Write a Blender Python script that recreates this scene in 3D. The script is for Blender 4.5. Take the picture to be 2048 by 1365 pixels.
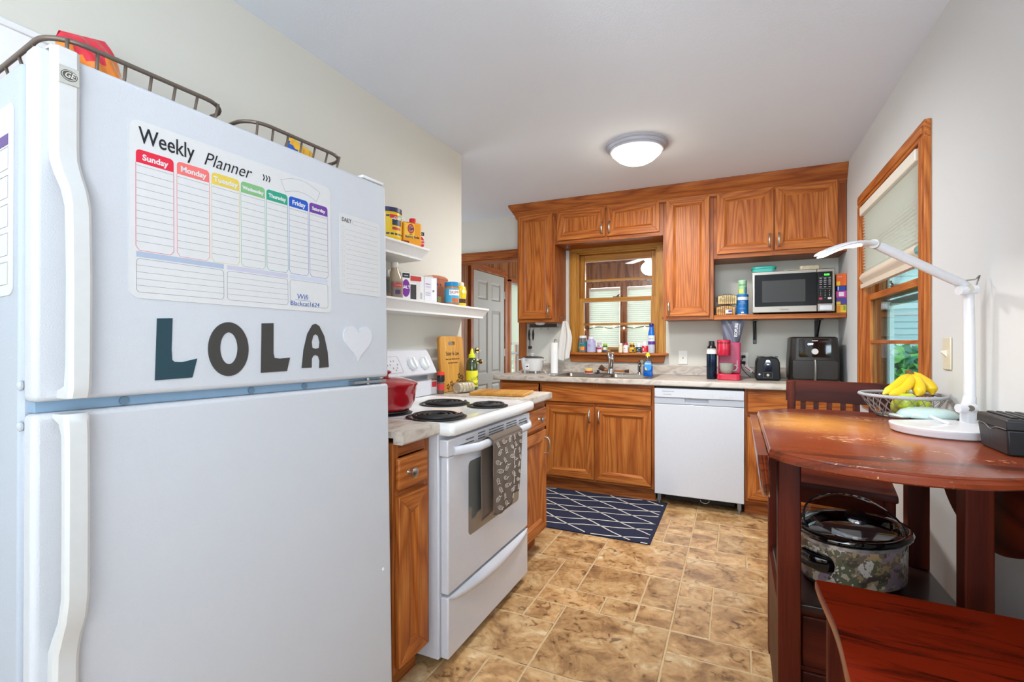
import bpy, math, random
from mathutils import Matrix, Vector
for o in list(bpy.data.objects): bpy.data.objects.remove(o)
SC = bpy.context.scene
COL = SC.collection
PI = math.pi
R = math.radians
# ---------------------------------------------------------------- camera, world, lights, exposure
cam = bpy.data.cameras.new('camera'); cam.lens = 971/2048*36; cam.sensor_width = 36; cam.clip_start = .02
co = bpy.data.objects.new('camera', cam); COL.objects.link(co)
co.location = (0, 0, 1.2); co.rotation_euler = (R(90), 0, R(24.8)); SC.camera = co
w = bpy.data.worlds.new('sky'); SC.world = w; w.use_nodes = True
wb = w.node_tree.nodes['Background']; wb.inputs[0].default_value = (.88, .94, 1, 1); wb.inputs[1].default_value = 3.4
SC.view_settings.view_transform = 'Standard'; SC.view_settings.look = 'None'
SC.view_settings.gamma = 1; SC.view_settings.exposure = .3; SC.view_settings.use_curve_mapping = False
def light(name, kind, loc, power, color=(1, 1, 1), rot=(0, 0, 0), size=.3, sy=None, spread=None):
    l = bpy.data.lights.new(name, kind); l.energy = power; l.color = color
    if kind == 'AREA':
        l.size = size
        if sy: l.shape = 'RECTANGLE'; l.size_y = sy
        if spread: l.spread = spread
    elif kind != 'SUN': l.shadow_soft_size = size
    o = bpy.data.objects.new(name, l); COL.objects.link(o); o.location = loc; o.rotation_euler = rot
    return o
# unseen fill lights added behind the camera, overhead and in the hall; side window daylight
light('fill_rear', 'AREA', (-1.0, -3.15, 1.4), 15, (.80, .90, .99), (R(90), 0, R(-10)), 1.1, 1.5)  # added frontal fill at the rear wall, no window modelled there
light('fill_up_rear', 'AREA', (-.6, -2.2, 1.3), 84, (.75, .87, 1), (R(180), 0, 0), 1.5, 1.5)  # added fill bounced off the ceiling behind the camera, no actual lamp
light('fill_hall', 'AREA', (-3.6, 3.45, 1.4), 18, (.84, .92, 1), (R(90), 0, R(-90)), 1.2, 1.8)  # fill added in the unseen hall to lift the back cabinets and floor
light('daylight_side', 'AREA', (2.4, 2.7, 1.7), 60, (.76, .88, 1), (R(90), 0, R(90)), 1.6, 1.4)
light('fill_overhead', 'AREA', (-.35, 1.42, 2.37), 15, (.85, .93, 1), (R(50), 0, R(-3)), .5, .5, R(110))  # added forward fill above the view for the back wall, no fixture
light('fill_right_rear', 'AREA', (.62, -.9, 1.45), 15, (.90, .96, 1), (R(90), 0, R(66)), 1.1, 1.2)  # added fill for the fridge front and left wall, unseen source
light('fill_up_low', 'AREA', (.45, -.45, 1.0), 23, (.78, .89, 1), (R(148), 0, R(8)), .7, .5)  # added fill near the camera, tilted up to brighten ceiling and cabinets
cl = light('ceiling_bulb', 'AREA', (-.563, 3.06, 2.292), 20, (1, .97, .95), (0, 0, 0), .22); cl.data.shape = 'DISK'
light('porch_bulb', 'POINT', (-.93, 5.95, 1.92), 26, (1, .93, .84), size=.10)
light('daylight_porch', 'AREA', (-.9, 7.12, 1.35), 30, (.85, .93, 1), (R(-90), 0, 0), 3.2, 1.3)

# ---------------------------------------------------------------- materials
def lin(c):
    if isinstance(c, str):
        c = [int(c[i:i+2], 16)/255 for i in (0, 2, 4)]
        c = [x/12.92 if x <= .04045 else ((x+.055)/1.055)**2.4 for x in c]
    return (*c[:3], 1)
MC = {}
def mat(hexc, rough=.5, metal=0., name=None, bump=0, bscale=60, emit=0, spec=.5, trans=0, alpha=1, coat=0, var=0):
    key = (hexc, rough, metal, bump, bscale, emit, spec, trans, alpha, coat, var)
    if key in MC: return MC[key]
    m = bpy.data.materials.new(name or 'paint_'+hexc); m.use_nodes = True
    nt = m.node_tree; b = nt.nodes['Principled BSDF']
    b.inputs['Base Color'].default_value = lin(hexc); b.inputs['Roughness'].default_value = rough
    b.inputs['Metallic'].default_value = metal; b.inputs['Specular IOR Level'].default_value = spec
    b.inputs['Transmission Weight'].default_value = trans; b.inputs['Alpha'].default_value = alpha
    b.inputs['Coat Weight'].default_value = coat
    if emit:
        b.inputs['Emission Color'].default_value = lin(hexc); b.inputs['Emission Strength'].default_value = emit
    tc = nt.nodes.new('ShaderNodeTexCoord'); n = nt.nodes.new('ShaderNodeTexNoise')
    n.inputs['Scale'].default_value = bscale; n.inputs['Detail'].default_value = 3
    nt.links.new(tc.outputs['Object'], n.inputs['Vector'])
    if bump:
        bp = nt.nodes.new('ShaderNodeBump'); bp.inputs['Strength'].default_value = bump; bp.inputs['Distance'].default_value = .002
        nt.links.new(n.outputs['Fac'], bp.inputs['Height']); nt.links.new(bp.outputs[0], b.inputs['Normal'])
    v = var or .04
    mx = nt.nodes.new('ShaderNodeMix'); mx.data_type = 'RGBA'
    c = lin(hexc); mx.inputs[6].default_value = tuple(x*(1-v) for x in c[:3])+(1,); mx.inputs[7].default_value = tuple(min(1, x*(1+v)) for x in c[:3])+(1,)
    nt.links.new(n.outputs['Fac'], mx.inputs[0]); nt.links.new(mx.outputs[2], b.inputs['Base Color'])
    MC[key] = m
    return m
def newmat(name):
    m = bpy.data.materials.new(name); m.use_nodes = True; nt = m.node_tree
    return m, nt, nt.nodes['Principled BSDF'], (lambda t, **k: _nn(nt, t, **k)), nt.links.new
def _nn(nt, t, **k):
    n = nt.nodes.new(t)
    for a, b in k.items():
        if a.startswith('i_'): n.inputs[a[2:]].default_value = b
        else: setattr(n, a, b)
    return n
def ramp(N, stops, interp='LINEAR'):
    r = N('ShaderNodeValToRGB'); r.color_ramp.interpolation = interp; e = r.color_ramp.elements
    while len(e) < len(stops): e.new(.5)
    for el, (p, c) in zip(e, stops): el.position = p; el.color = lin(c)
    return r
def wood(name, axis, c_dark, c_mid, c_light, rough=.42, ring=16, across=7., along=.55, pore=.4, coat=.04, spec=.25):
    m, nt, b, N, L = newmat(name)
    tc = N('ShaderNodeTexCoord'); oi = N('ShaderNodeObjectInfo')
    add = N('ShaderNodeVectorMath', operation='ADD')
    mul = N('ShaderNodeMath', operation='MULTIPLY'); mul.inputs[1].default_value = 37.
    L(oi.outputs['Random'], mul.inputs[0]); L(tc.outputs['Object'], add.inputs[0]); L(mul.outputs[0], add.inputs[1])
    s = [across]*3; s['xyz'.index(axis)] = along
    mp = N('ShaderNodeMapping'); mp.inputs['Scale'].default_value = s; L(add.outputs[0], mp.inputs[0])
    n1 = N('ShaderNodeTexNoise'); n1.inputs['Scale'].default_value = 1.; n1.inputs['Detail'].default_value = 1.5; n1.inputs['Roughness'].default_value = .35
    L(mp.outputs[0], n1.inputs['Vector'])
    m2 = N('ShaderNodeMath', operation='MULTIPLY'); m2.inputs[1].default_value = ring; L(n1.outputs['Fac'], m2.inputs[0])
    fr = N('ShaderNodeMath', operation='PINGPONG'); fr.inputs[1].default_value = .5; L(m2.outputs[0], fr.inputs[0])
    s2 = [230.]*3; s2['xyz'.index(axis)] = 7.
    mp2 = N('ShaderNodeMapping'); mp2.inputs['Scale'].default_value = s2; L(add.outputs[0], mp2.inputs[0])
    n2 = N('ShaderNodeTexNoise'); n2.inputs['Scale'].default_value = 1.; n2.inputs['Detail'].default_value = 2.; L(mp2.outputs[0], n2.inputs['Vector'])
    s3 = [22.]*3; s3['xyz'.index(axis)] = 1.2
    mp3 = N('ShaderNodeMapping'); mp3.inputs['Scale'].default_value = s3; L(add.outputs[0], mp3.inputs[0])
    n3 = N('ShaderNodeTexNoise'); n3.inputs['Scale'].default_value = 1.; L(mp3.outputs[0], n3.inputs['Vector'])
    r1 = ramp(N, [(0, c_dark), (.22, c_mid), (.5, c_light)]); 
    mm = N('ShaderNodeMath', operation='MULTIPLY'); mm.inputs[1].default_value = 1.; L(fr.outputs[0], mm.inputs[0]); L(mm.outputs[0], r1.inputs[0])
    mx = N('ShaderNodeMix', data_type='RGBA', blend_type='MULTIPLY'); mx.inputs[0].default_value = pore
    r2 = ramp(N, [(.35, '8a6a50'), (.6, 'ffffff')]); L(n2.outputs['Fac'], r2.inputs[0])
    L(r1.outputs[0], mx.inputs[6]); L(r2.outputs[0], mx.inputs[7])
    mx2 = N('ShaderNodeMix', data_type='RGBA', blend_type='MULTIPLY'); mx2.inputs[0].default_value = .45
    r3 = ramp(N, [(.3, 'd8b8a0'), (.65, 'ffffff')]); L(n3.outputs['Fac'], r3.inputs[0])
    L(mx.outputs[2], mx2.inputs[6]); L(r3.outputs[0], mx2.inputs[7]); L(mx2.outputs[2], b.inputs['Base Color'])
    b.inputs['Roughness'].default_value = rough; b.inputs['Coat Weight'].default_value = coat; b.inputs['Coat Roughness'].default_value = .3; b.inputs['Specular IOR Level'].default_value = spec
    bp = N('ShaderNodeBump'); bp.inputs['Strength'].default_value = .15; bp.inputs['Distance'].default_value = .001
    L(n2.outputs['Fac'], bp.inputs['Height']); L(bp.outputs[0], b.inputs['Normal'])
    return m
OAK = {a: wood('honey_oak_'+a, a, 'a35823', 'be6e2f', 'ca7e3c') for a in 'xyz'}
OAKD = {a: wood('oak_trim_'+a, a, '904c22', 'aa602c', 'b46c32') for a in 'xyz'}
PINE = {a: wood('window_pine_'+a, a, 'a8702c', 'c08838', 'c89244', ring=5) for a in 'xyz'}
KNOT = {a: wood('knotty_pine_'+a, a, '6b3a1e', 'a06c40', 'b07a4c', ring=6) for a in 'xyz'}
CH = {a: wood('cherry_stain_'+a, a, '38120a', '521c10', '642614', rough=.45, ring=5, pore=.25, coat=.0, spec=.15) for a in 'xyz'}
BAM = {a: wood('bamboo_board_'+a, a, 'b97f2e', 'cc9440', 'd6a250', ring=3, across=12) for a in 'xyz'}
def m_table(name, base, mid, worn, axis='x', wear=.62, patch=None, rough=.22):
    m, nt, b, N, L = newmat(name)
    tc = N('ShaderNodeTexCoord'); mp = N('ShaderNodeMapping'); s = [16., 16., 16.]; s['xyz'.index(axis)] = 2.0
    mp.inputs['Scale'].default_value = s; L(tc.outputs['Object'], mp.inputs[0])
    n = N('ShaderNodeTexNoise'); n.inputs['Scale'].default_value = 1.; n.inputs['Detail'].default_value = 8.; n.inputs['Roughness'].default_value = .6; n.inputs['Distortion'].default_value = 1.1; L(mp.outputs[0], n.inputs['Vector'])
    r = ramp(N, [(.34, base), (.50, mid), (.66, mid)]); L(n.outputs['Fac'], r.inputs[0]); col = r.outputs[0]
    def blob(c, rad, soft=.5):
        sb = N('ShaderNodeMapping'); sb.inputs['Location'].default_value = (-c[0]/rad[0], -c[1]/rad[1], 0); sb.inputs['Scale'].default_value = (1/rad[0], 1/rad[1], 0); L(tc.outputs['Object'], sb.inputs[0])
        ln = N('ShaderNodeVectorMath', operation='LENGTH'); L(sb.outputs[0], ln.inputs[0]); mr = N('ShaderNodeMapRange'); mr.inputs[1].default_value = 1.; mr.inputs[2].default_value = soft*.3; mr.inputs[3].default_value = 0; mr.inputs[4].default_value = 1; L(ln.outputs['Value'], mr.inputs[0]); return mr.outputs[0]
    mp2 = N('ShaderNodeMapping'); mp2.inputs['Scale'].default_value = (70, 260, 60); mp2.inputs['Rotation'].default_value = (0, 0, R(48)); L(tc.outputs['Object'], mp2.inputs[0])
    n2 = N('ShaderNodeTexNoise'); n2.inputs['Scale'].default_value = 1.; n2.inputs['Detail'].default_value = 5.; L(mp2.outputs[0], n2.inputs['Vector'])
    n3 = N('ShaderNodeTexNoise'); n3.inputs['Scale'].default_value = 5.; n3.inputs['Detail'].default_value = 3.; L(tc.outputs['Object'], n3.inputs['Vector'])
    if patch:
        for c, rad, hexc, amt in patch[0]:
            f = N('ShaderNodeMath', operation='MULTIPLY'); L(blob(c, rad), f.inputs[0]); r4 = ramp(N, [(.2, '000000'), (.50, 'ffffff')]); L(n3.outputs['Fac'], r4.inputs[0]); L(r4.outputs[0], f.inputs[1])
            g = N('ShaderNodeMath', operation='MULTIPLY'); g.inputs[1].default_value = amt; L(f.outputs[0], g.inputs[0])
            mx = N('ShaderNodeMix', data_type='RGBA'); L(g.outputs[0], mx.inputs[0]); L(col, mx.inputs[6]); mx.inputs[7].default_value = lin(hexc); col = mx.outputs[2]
    a = N('ShaderNodeMath', operation='MULTIPLY'); L(n2.outputs['Fac'], a.inputs[0]); L(n3.outputs['Fac'], a.inputs[1]); av = a.outputs[0]
    if patch:
        for c, rad, amt in patch[1]:
            g = N('ShaderNodeMath', operation='MULTIPLY_ADD'); g.inputs[1].default_value = amt; L(blob(c, rad), g.inputs[0]); L(av, g.inputs[2]); av = g.outputs[0]
    r2 = ramp(N, [(wear*.5+.02, '000000'), (wear*.5+.06, 'ffffff')]); L(av, r2.inputs[0])
    mx = N('ShaderNodeMix', data_type='RGBA'); L(r2.outputs[0], mx.inputs[0]); L(col, mx.inputs[6]); mx.inputs[7].default_value = lin(worn)
    L(mx.outputs[2], b.inputs['Base Color']); b.inputs['Roughness'].default_value = rough; b.inputs['Coat Weight'].default_value = .18; b.inputs['Coat Roughness'].default_value = .14; b.inputs['Specular IOR Level'].default_value = .35
    return m
TABT = m_table('worn_glow_cherry_top', '58200f', '84381c', 'e6b888', 'x', .695, ([((.02, .05), (.36, .34), 'b0602c', .9), ((-.13, .14), (.24, .24), 'e49a44', 1.1)], [((-.09, -.19), (.17, .09), .085), ((.12, .30), (.14, .06), .06), ((-.10, .36), (.2, .05), .05)]))  # brighter orange patch mixes worn finish with lamp glow painted into the colour
SEATT = m_table('glossy_red_seat', '2e0a05', '7e200a', 'b8502c', 'y', .86)
def m_laminate():
    m, nt, b, N, L = newmat('beige_marble_laminate')
    tc = N('ShaderNodeTexCoord'); mp = N('ShaderNodeMapping'); mp.inputs['Rotation'].default_value = (0, 0, R(30)); mp.inputs['Scale'].default_value = (3, 9, 6); L(tc.outputs['Object'], mp.inputs[0])
    n = N('ShaderNodeTexNoise'); n.inputs['Scale'].default_value = 2.2; n.inputs['Detail'].default_value = 8; n.inputs['Distortion'].default_value = 1.4; L(mp.outputs[0], n.inputs['Vector'])
    r = ramp(N, [(.3, '9a8d80'), (.45, 'bdb0a2'), (.55, 'c9bfb4'), (.7, 'a89c92')]); L(n.outputs['Fac'], r.inputs[0])
    L(r.outputs[0], b.inputs['Base Color']); b.inputs['Roughness'].default_value = .3
    return m
LAM = m_laminate()
def m_tile():
    m, nt, b, N, L = newmat('brown_stone_tile')
    tc = N('ShaderNodeTexCoord'); g = N('ShaderNodeNewGeometry')
    mu = N('ShaderNodeMath', operation='MULTIPLY'); mu.inputs[1].default_value = 53.; L(g.outputs['Random Per Island'], mu.inputs[0])
    ad = N('ShaderNodeVectorMath', operation='ADD'); L(tc.outputs['Object'], ad.inputs[0]); L(mu.outputs[0], ad.inputs[1])
    n = N('ShaderNodeTexNoise'); n.inputs['Scale'].default_value = 6.5; n.inputs['Detail'].default_value = 9; n.inputs['Roughness'].default_value = .62; n.inputs['Distortion'].default_value = .7; L(ad.outputs[0], n.inputs['Vector'])
    r = ramp(N, [(.28, '7c5a3c'), (.41, 'ac8458'), (.50, 'c99f6c'), (.59, 'd6b282'), (.70, 'ecd6ac')]); L(n.outputs['Fac'], r.inputs[0])
    n2 = N('ShaderNodeTexNoise'); n2.inputs['Scale'].default_value = 21.; n2.inputs['Detail'].default_value = 7; n2.inputs['Distortion'].default_value = 1.2; L(ad.outputs[0], n2.inputs['Vector'])
    r2 = ramp(N, [(.32, '5a4030'), (.41, 'e0d6c8'), (.6, 'ffffff')]); L(n2.outputs['Fac'], r2.inputs[0])
    mx = N('ShaderNodeMix', data_type='RGBA', blend_type='MULTIPLY'); mx.inputs[0].default_value = .75
    L(r.outputs[0], mx.inputs[6]); L(r2.outputs[0], mx.inputs[7])
    hs = N('ShaderNodeHueSaturation'); mr = N('ShaderNodeMapRange'); mr.inputs[3].default_value = .84; mr.inputs[4].default_value = 1.1
    L(g.outputs['Random Per Island'], mr.inputs[0]); L(mr.outputs[0], hs.inputs['Value']); L(mx.outputs[2], hs.inputs['Color'])
    L(hs.outputs[0], b.inputs['Base Color']); b.inputs['Roughness'].default_value = .34
    bp = N('ShaderNodeBump'); bp.inputs['Strength'].default_value = .2; bp.inputs['Distance'].default_value = .002; L(n2.outputs['Fac'], bp.inputs['Height']); L(bp.outputs[0], b.inputs['Normal'])
    return m
TILE = m_tile()
GROUT = mat('c8ad84', .7)
WALL = mat('d8d5ca', .8, name='wall_paint', bump=.08, bscale=90, var=.01)
WALLR = mat('cfd0cf', .8, name='wall_paint_grey', bump=.08, bscale=90, var=.01)
CEIL = mat('dfe5ee', .9, name='ceiling_paint', bump=.3, bscale=160, var=.01)
WHITE = mat('e9e9e8', .35); APPL = mat('d3d4da', .22, coat=.3)
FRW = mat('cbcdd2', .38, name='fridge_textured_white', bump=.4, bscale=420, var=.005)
CHROME = mat('c8c8c8', .12, 1.); NICKEL = mat('b4aea4', .3, 1.); STEEL = mat('8c857c', .34, 1.); SINKM = mat('9c958c', .3, 1.)
BLACK = mat('101011', .3); BLACKM = mat('18181a', .6); BRONZE = mat('7a6c60', .4, .6); BRASS = mat('a08850', .2, 1.)
def m_glass(name, tint='ffffff', refl=.10, rough=.0):
    m = bpy.data.materials.new(name); m.use_nodes = True; nt = m.node_tree; nt.nodes.clear()
    o = nt.nodes.new('ShaderNodeOutputMaterial'); t = nt.nodes.new('ShaderNodeBsdfTransparent'); t.inputs[0].default_value = lin(tint)
    g = nt.nodes.new('ShaderNodeBsdfGlossy'); g.inputs['Roughness'].default_value = rough; lw = nt.nodes.new('ShaderNodeLayerWeight'); lw.inputs[0].default_value = .5
    pw = nt.nodes.new('ShaderNodeMath'); pw.operation = 'POWER'; pw.inputs[1].default_value = 4.5; nt.links.new(lw.outputs['Facing'], pw.inputs[0])
    fr = nt.nodes.new('ShaderNodeMath'); fr.operation = 'MULTIPLY_ADD'; fr.inputs[1].default_value = .55; fr.inputs[2].default_value = refl*.5; nt.links.new(pw.outputs[0], fr.inputs[0])
    mx = nt.nodes.new('ShaderNodeMixShader'); nt.links.new(fr.outputs[0], mx.inputs[0]); nt.links.new(t.outputs[0], mx.inputs[1]); nt.links.new(g.outputs[0], mx.inputs[2]); nt.links.new(mx.outputs[0], o.inputs[0])
    return m
GLASS = m_glass('window_glass'); GLASSB = m_glass('bluish_window_glass', 'd6e8ea'); CLEAR = m_glass('clear_plastic', 'e6eaee', rough=.1)
def m_shade(name, hexc, tr=.5):
    m = bpy.data.materials.new(name); m.use_nodes = True; nt = m.node_tree; nt.nodes.clear()
    o = nt.nodes.new('ShaderNodeOutputMaterial'); t = nt.nodes.new('ShaderNodeBsdfTranslucent'); d = nt.nodes.new('ShaderNodeBsdfDiffuse')
    t.inputs[0].default_value = lin(hexc); d.inputs[0].default_value = lin(hexc); mx = nt.nodes.new('ShaderNodeMixShader'); mx.inputs[0].default_value = tr
    nt.links.new(d.outputs[0], mx.inputs[1]); nt.links.new(t.outputs[0], mx.inputs[2]); nt.links.new(mx.outputs[0], o.inputs[0])
    return m
SHADE = m_shade('pleated_shade_fabric', 'e2dfd6', .10); SHADE2 = m_shade('porch_shade_fabric', 'dfe6dc', .55)

# ---------------------------------------------------------------- mesh builder
FONT = [None]
class MB:
    def __init__(s): s.v = []; s.f = []; s.m = []; s.M = Matrix.Identity(4)
    def add(s, vs, fs, mi=0):
        o = len(s.v); M = s.M
        for p in vs: s.v.append(tuple(M @ Vector(p)))
        for f in fs: s.f.append([i+o for i in f]); s.m.append(mi)
        return s
    def box(s, x0, x1, y0, y1, z0, z1, mi=0):
        v = [(x, y, z) for z in (z0, z1) for y in (y0, y1) for x in (x0, x1)]
        return s.add(v, [(0, 2, 3, 1), (4, 5, 7, 6), (0, 1, 5, 4), (2, 6, 7, 3), (0, 4, 6, 2), (1, 3, 7, 5)], mi)
    def rings(s, rs, mi=0, caps=True, closed=False):
        n = len(rs[0]); v = [p for r in rs for p in r]; f = []
        k = len(rs)
        for i in range(k if closed else k-1):
            a = i*n; b = ((i+1) % k)*n
            for j in range(n): f.append((a+j, a+(j+1) % n, b+(j+1) % n, b+j))
        if caps and not closed: f.append(tuple(range(n))[::-1]); f.append(tuple((k-1)*n+j for j in range(n)))
        return s.add(v, f, mi)
    def lathe(s, prof, c=(0, 0, 0), n=28, mi=0, sx=1, sy=1, caps=True):
        return s.rings([[(c[0]+r*sx*math.cos(2*PI*j/n), c[1]+r*sy*math.sin(2*PI*j/n), c[2]+z) for j in range(n)] for r, z in prof], mi, caps)
    def cyl(s, p0, p1, r0, r1=None, n=16, mi=0):
        return s.tube([p0, p1], [r0, r0 if r1 is None else r1], n, mi)
    def tube(s, pts, r, n=8, mi=0, closed=False, flat=1.):
        P = [Vector(p) for p in pts]; k = len(P)
        if not hasattr(r, '__len__'): r = [r]*k
        rs = []; up = None
        for i, p in enumerate(P):
            a = P[(i-1) % k] if (closed or i > 0) else p; b = P[(i+1) % k] if (closed or i < k-1) else p
            t = (b-a).normalized()
            if up is None:
                up = Vector((0, 0, 1)) if abs(t.z) < .9 else Vector((1, 0, 0))
            u = up - t*up.dot(t)
            if u.length < 1e-5: u = t.orthogonal()
            u.normalize(); w_ = t.cross(u); up = u
            rs.append([tuple(p + u*(r[i]*math.cos(2*PI*j/n)) + w_*(r[i]*flat*math.sin(2*PI*j/n))) for j in range(n)])
        return s.rings(rs, mi, True, closed)
    def prism(s, poly, a0, a1, plane='xy', mi=0):
        f = {'xy': lambda p, a: (p[0], p[1], a), 'xz': lambda p, a: (p[0], a, p[1]), 'yz': lambda p, a: (a, p[0], p[1])}[plane]
        n = len(poly); v = [f(p, a0) for p in poly]+[f(p, a1) for p in poly]
        fs = [tuple(range(n))[::-1], tuple(range(n, 2*n))]+[(i, (i+1) % n, n+(i+1) % n, n+i) for i in range(n)]
        return s.add(v, fs, mi)
    def grid(s, fn, nu, nv, mi=0):
        v = [fn(i/nu, j/nv) for i in range(nu+1) for j in range(nv+1)]
        f = [(i*(nv+1)+j, (i+1)*(nv+1)+j, (i+1)*(nv+1)+j+1, i*(nv+1)+j+1) for i in range(nu) for j in range(nv)]
        return s.add(v, f, mi)
    def ball(s, c, rx, ry=None, rz=None, n=16, mi=0):
        ry = ry or rx; rz = rz or rx
        return s.rings([[(c[0]+rx*math.sin(a)*math.cos(2*PI*j/n), c[1]+ry*math.sin(a)*math.sin(2*PI*j/n), c[2]-rz*math.cos(a)) for j in range(n)] for a in [PI*(i+.02)/(n//2*1.0+.04) for i in range(n//2+1)]], mi)
    def text(s, txt, size, M, mi=0, depth=.0004, sx=1, bold=0, align='CENTER', arc=None, shear=0):
        cu = bpy.data.curves.new('t', 'FONT'); cu.body = txt; cu.size = size; cu.align_x = align; cu.align_y = 'CENTER'; cu.extrude = depth; cu.offset = bold; cu.shear = shear; cu.resolution_u = 3
        ob = bpy.data.objects.new('t', cu); COL.objects.link(ob)
        dg = bpy.context.evaluated_depsgraph_get(); me = bpy.data.meshes.new_from_object(ob.evaluated_get(dg))
        T = M @ Matrix.Diagonal((sx, 1, 1, 1)); vs = []
        for v in me.vertices:
            p = v.co.copy()
            if arc: 
                a = p.x*sx/arc; rr = arc; p = Vector((0, 0, 0)); q = v.co; vs.append(tuple(M @ Vector((math.sin(a)*rr, q.y, (math.cos(a)-1)*rr + q.z)))); continue
            vs.append(tuple(T @ p))
        s.add(vs, [tuple(p.vertices) for p in me.polygons], mi)
        bpy.data.objects.remove(ob); bpy.data.curves.remove(cu); bpy.data.meshes.remove(me)
        return s
def chain(o):
    M = Matrix.Identity(4)
    while o: M = o.matrix_basis @ M; o = o.parent
    return M
def build(name, mb, mats, parent=None, bevel=0, smooth=32, world=False, label=None, seg=2, sub=0):
    me = bpy.data.meshes.new(name)
    vs = mb.v
    if world and parent:
        I = chain(parent).inverted(); vs = [tuple(I @ Vector(v)) for v in vs]
    me.from_pydata(vs, [], mb.f)
    if not isinstance(mats, (list, tuple)): mats = [mats]
    for m in mats: me.materials.append(m)
    me.polygons.foreach_set('material_index', mb.m); me.validate(); me.update()
    import bmesh
    bm = bmesh.new(); bm.from_mesh(me); bmesh.ops.recalc_face_normals(bm, faces=bm.faces); bm.to_mesh(me); bm.free()
    me.shade_smooth()
    if smooth < 180: me.set_sharp_from_angle(angle=R(smooth))
    o = bpy.data.objects.new(name, me); COL.objects.link(o)
    if parent: o.parent = parent
    if bevel:
        bv = o.modifiers.new('bevel', 'BEVEL'); bv.width = bevel; bv.segments = seg; bv.limit_method = 'ANGLE'; bv.angle_limit = R(35)
    if sub:
        sd = o.modifiers.new('sub', 'SUBSURF'); sd.levels = sub; sd.render_levels = sub
    if label: o['label'] = label
    return o
def thing(name, label, cat, loc=(0, 0, 0), rz=0, group=None):
    o = bpy.data.objects.new(name, None); COL.objects.link(o); o.empty_display_size = .05
    o.location = loc; o.rotation_euler = (0, 0, R(rz)); o['label'] = label; o['category'] = cat
    if group: o['group'] = group
    return o
def solo(name, mb, mats, label, cat, group=None, **k):
    o = build(name, mb, mats, None, **k); o['label'] = label; o['category'] = cat
    if group: o['group'] = group
    return o
def struct(name, mb, mats, **k):
    p = k.get('parent'); o = build(name, mb, mats, **k)
    if not p: o['kind'] = 'structure'
    return o
def copy_tree(src, loc=None, rz=None, label=None):
    def cp(o, par):
        c = o.copy(); COL.objects.link(c)
        if par: c.parent = par
        for ch in o.children: cp(ch, c)
        return c
    r = cp(src, None)
    if loc is not None: r.location = loc
    if rz is not None: r.rotation_euler = (0, 0, R(rz))
    if label: r['label'] = label
    return r
def TF(x, y, z): return Matrix.Translation((x, y, z)) @ Matrix.Rotation(PI/2, 4, 'X')   # text on a face looking toward -y
def TZ(x, y, z, rz=0): return Matrix.Translation((x, y, z)) @ Matrix.Rotation(R(rz), 4, 'Z')
def RZ(x, y, z, rz): return Matrix.Translation((x, y, z)) @ Matrix.Rotation(R(rz), 4, 'Z') @ Matrix.Rotation(PI/2, 4, 'X')
def rrect(x0, x1, z0, z1, r, n=5):
    p = []
    for cx, cz, a in ((x1-r, z1-r, 0), (x0+r, z1-r, 90), (x0+r, z0+r, 180), (x1-r, z0+r, 270)):
        for i in range(n+1): t = R(a+90*i/n); p.append((cx+r*math.cos(t), cz+r*math.sin(t)))
    return p
def outline(mb, poly, y, w_, d=.0003, mi=0, plane='xz'):
    n = len(poly)
    for i in range(n):
        (ax, az), (bx, bz) = poly[i], poly[(i+1) % n]
        dx, dz = bx-ax, bz-az; l = math.hypot(dx, dz)
        if l < 1e-6: continue
        nx, nz = -dz/l*w_/2, dx/l*w_/2
        mb.prism([(ax+nx, az+nz), (bx+nx, bz+nz), (bx-nx, bz-nz), (ax-nx, az-nz)], y-d, y, plane, mi)
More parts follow.
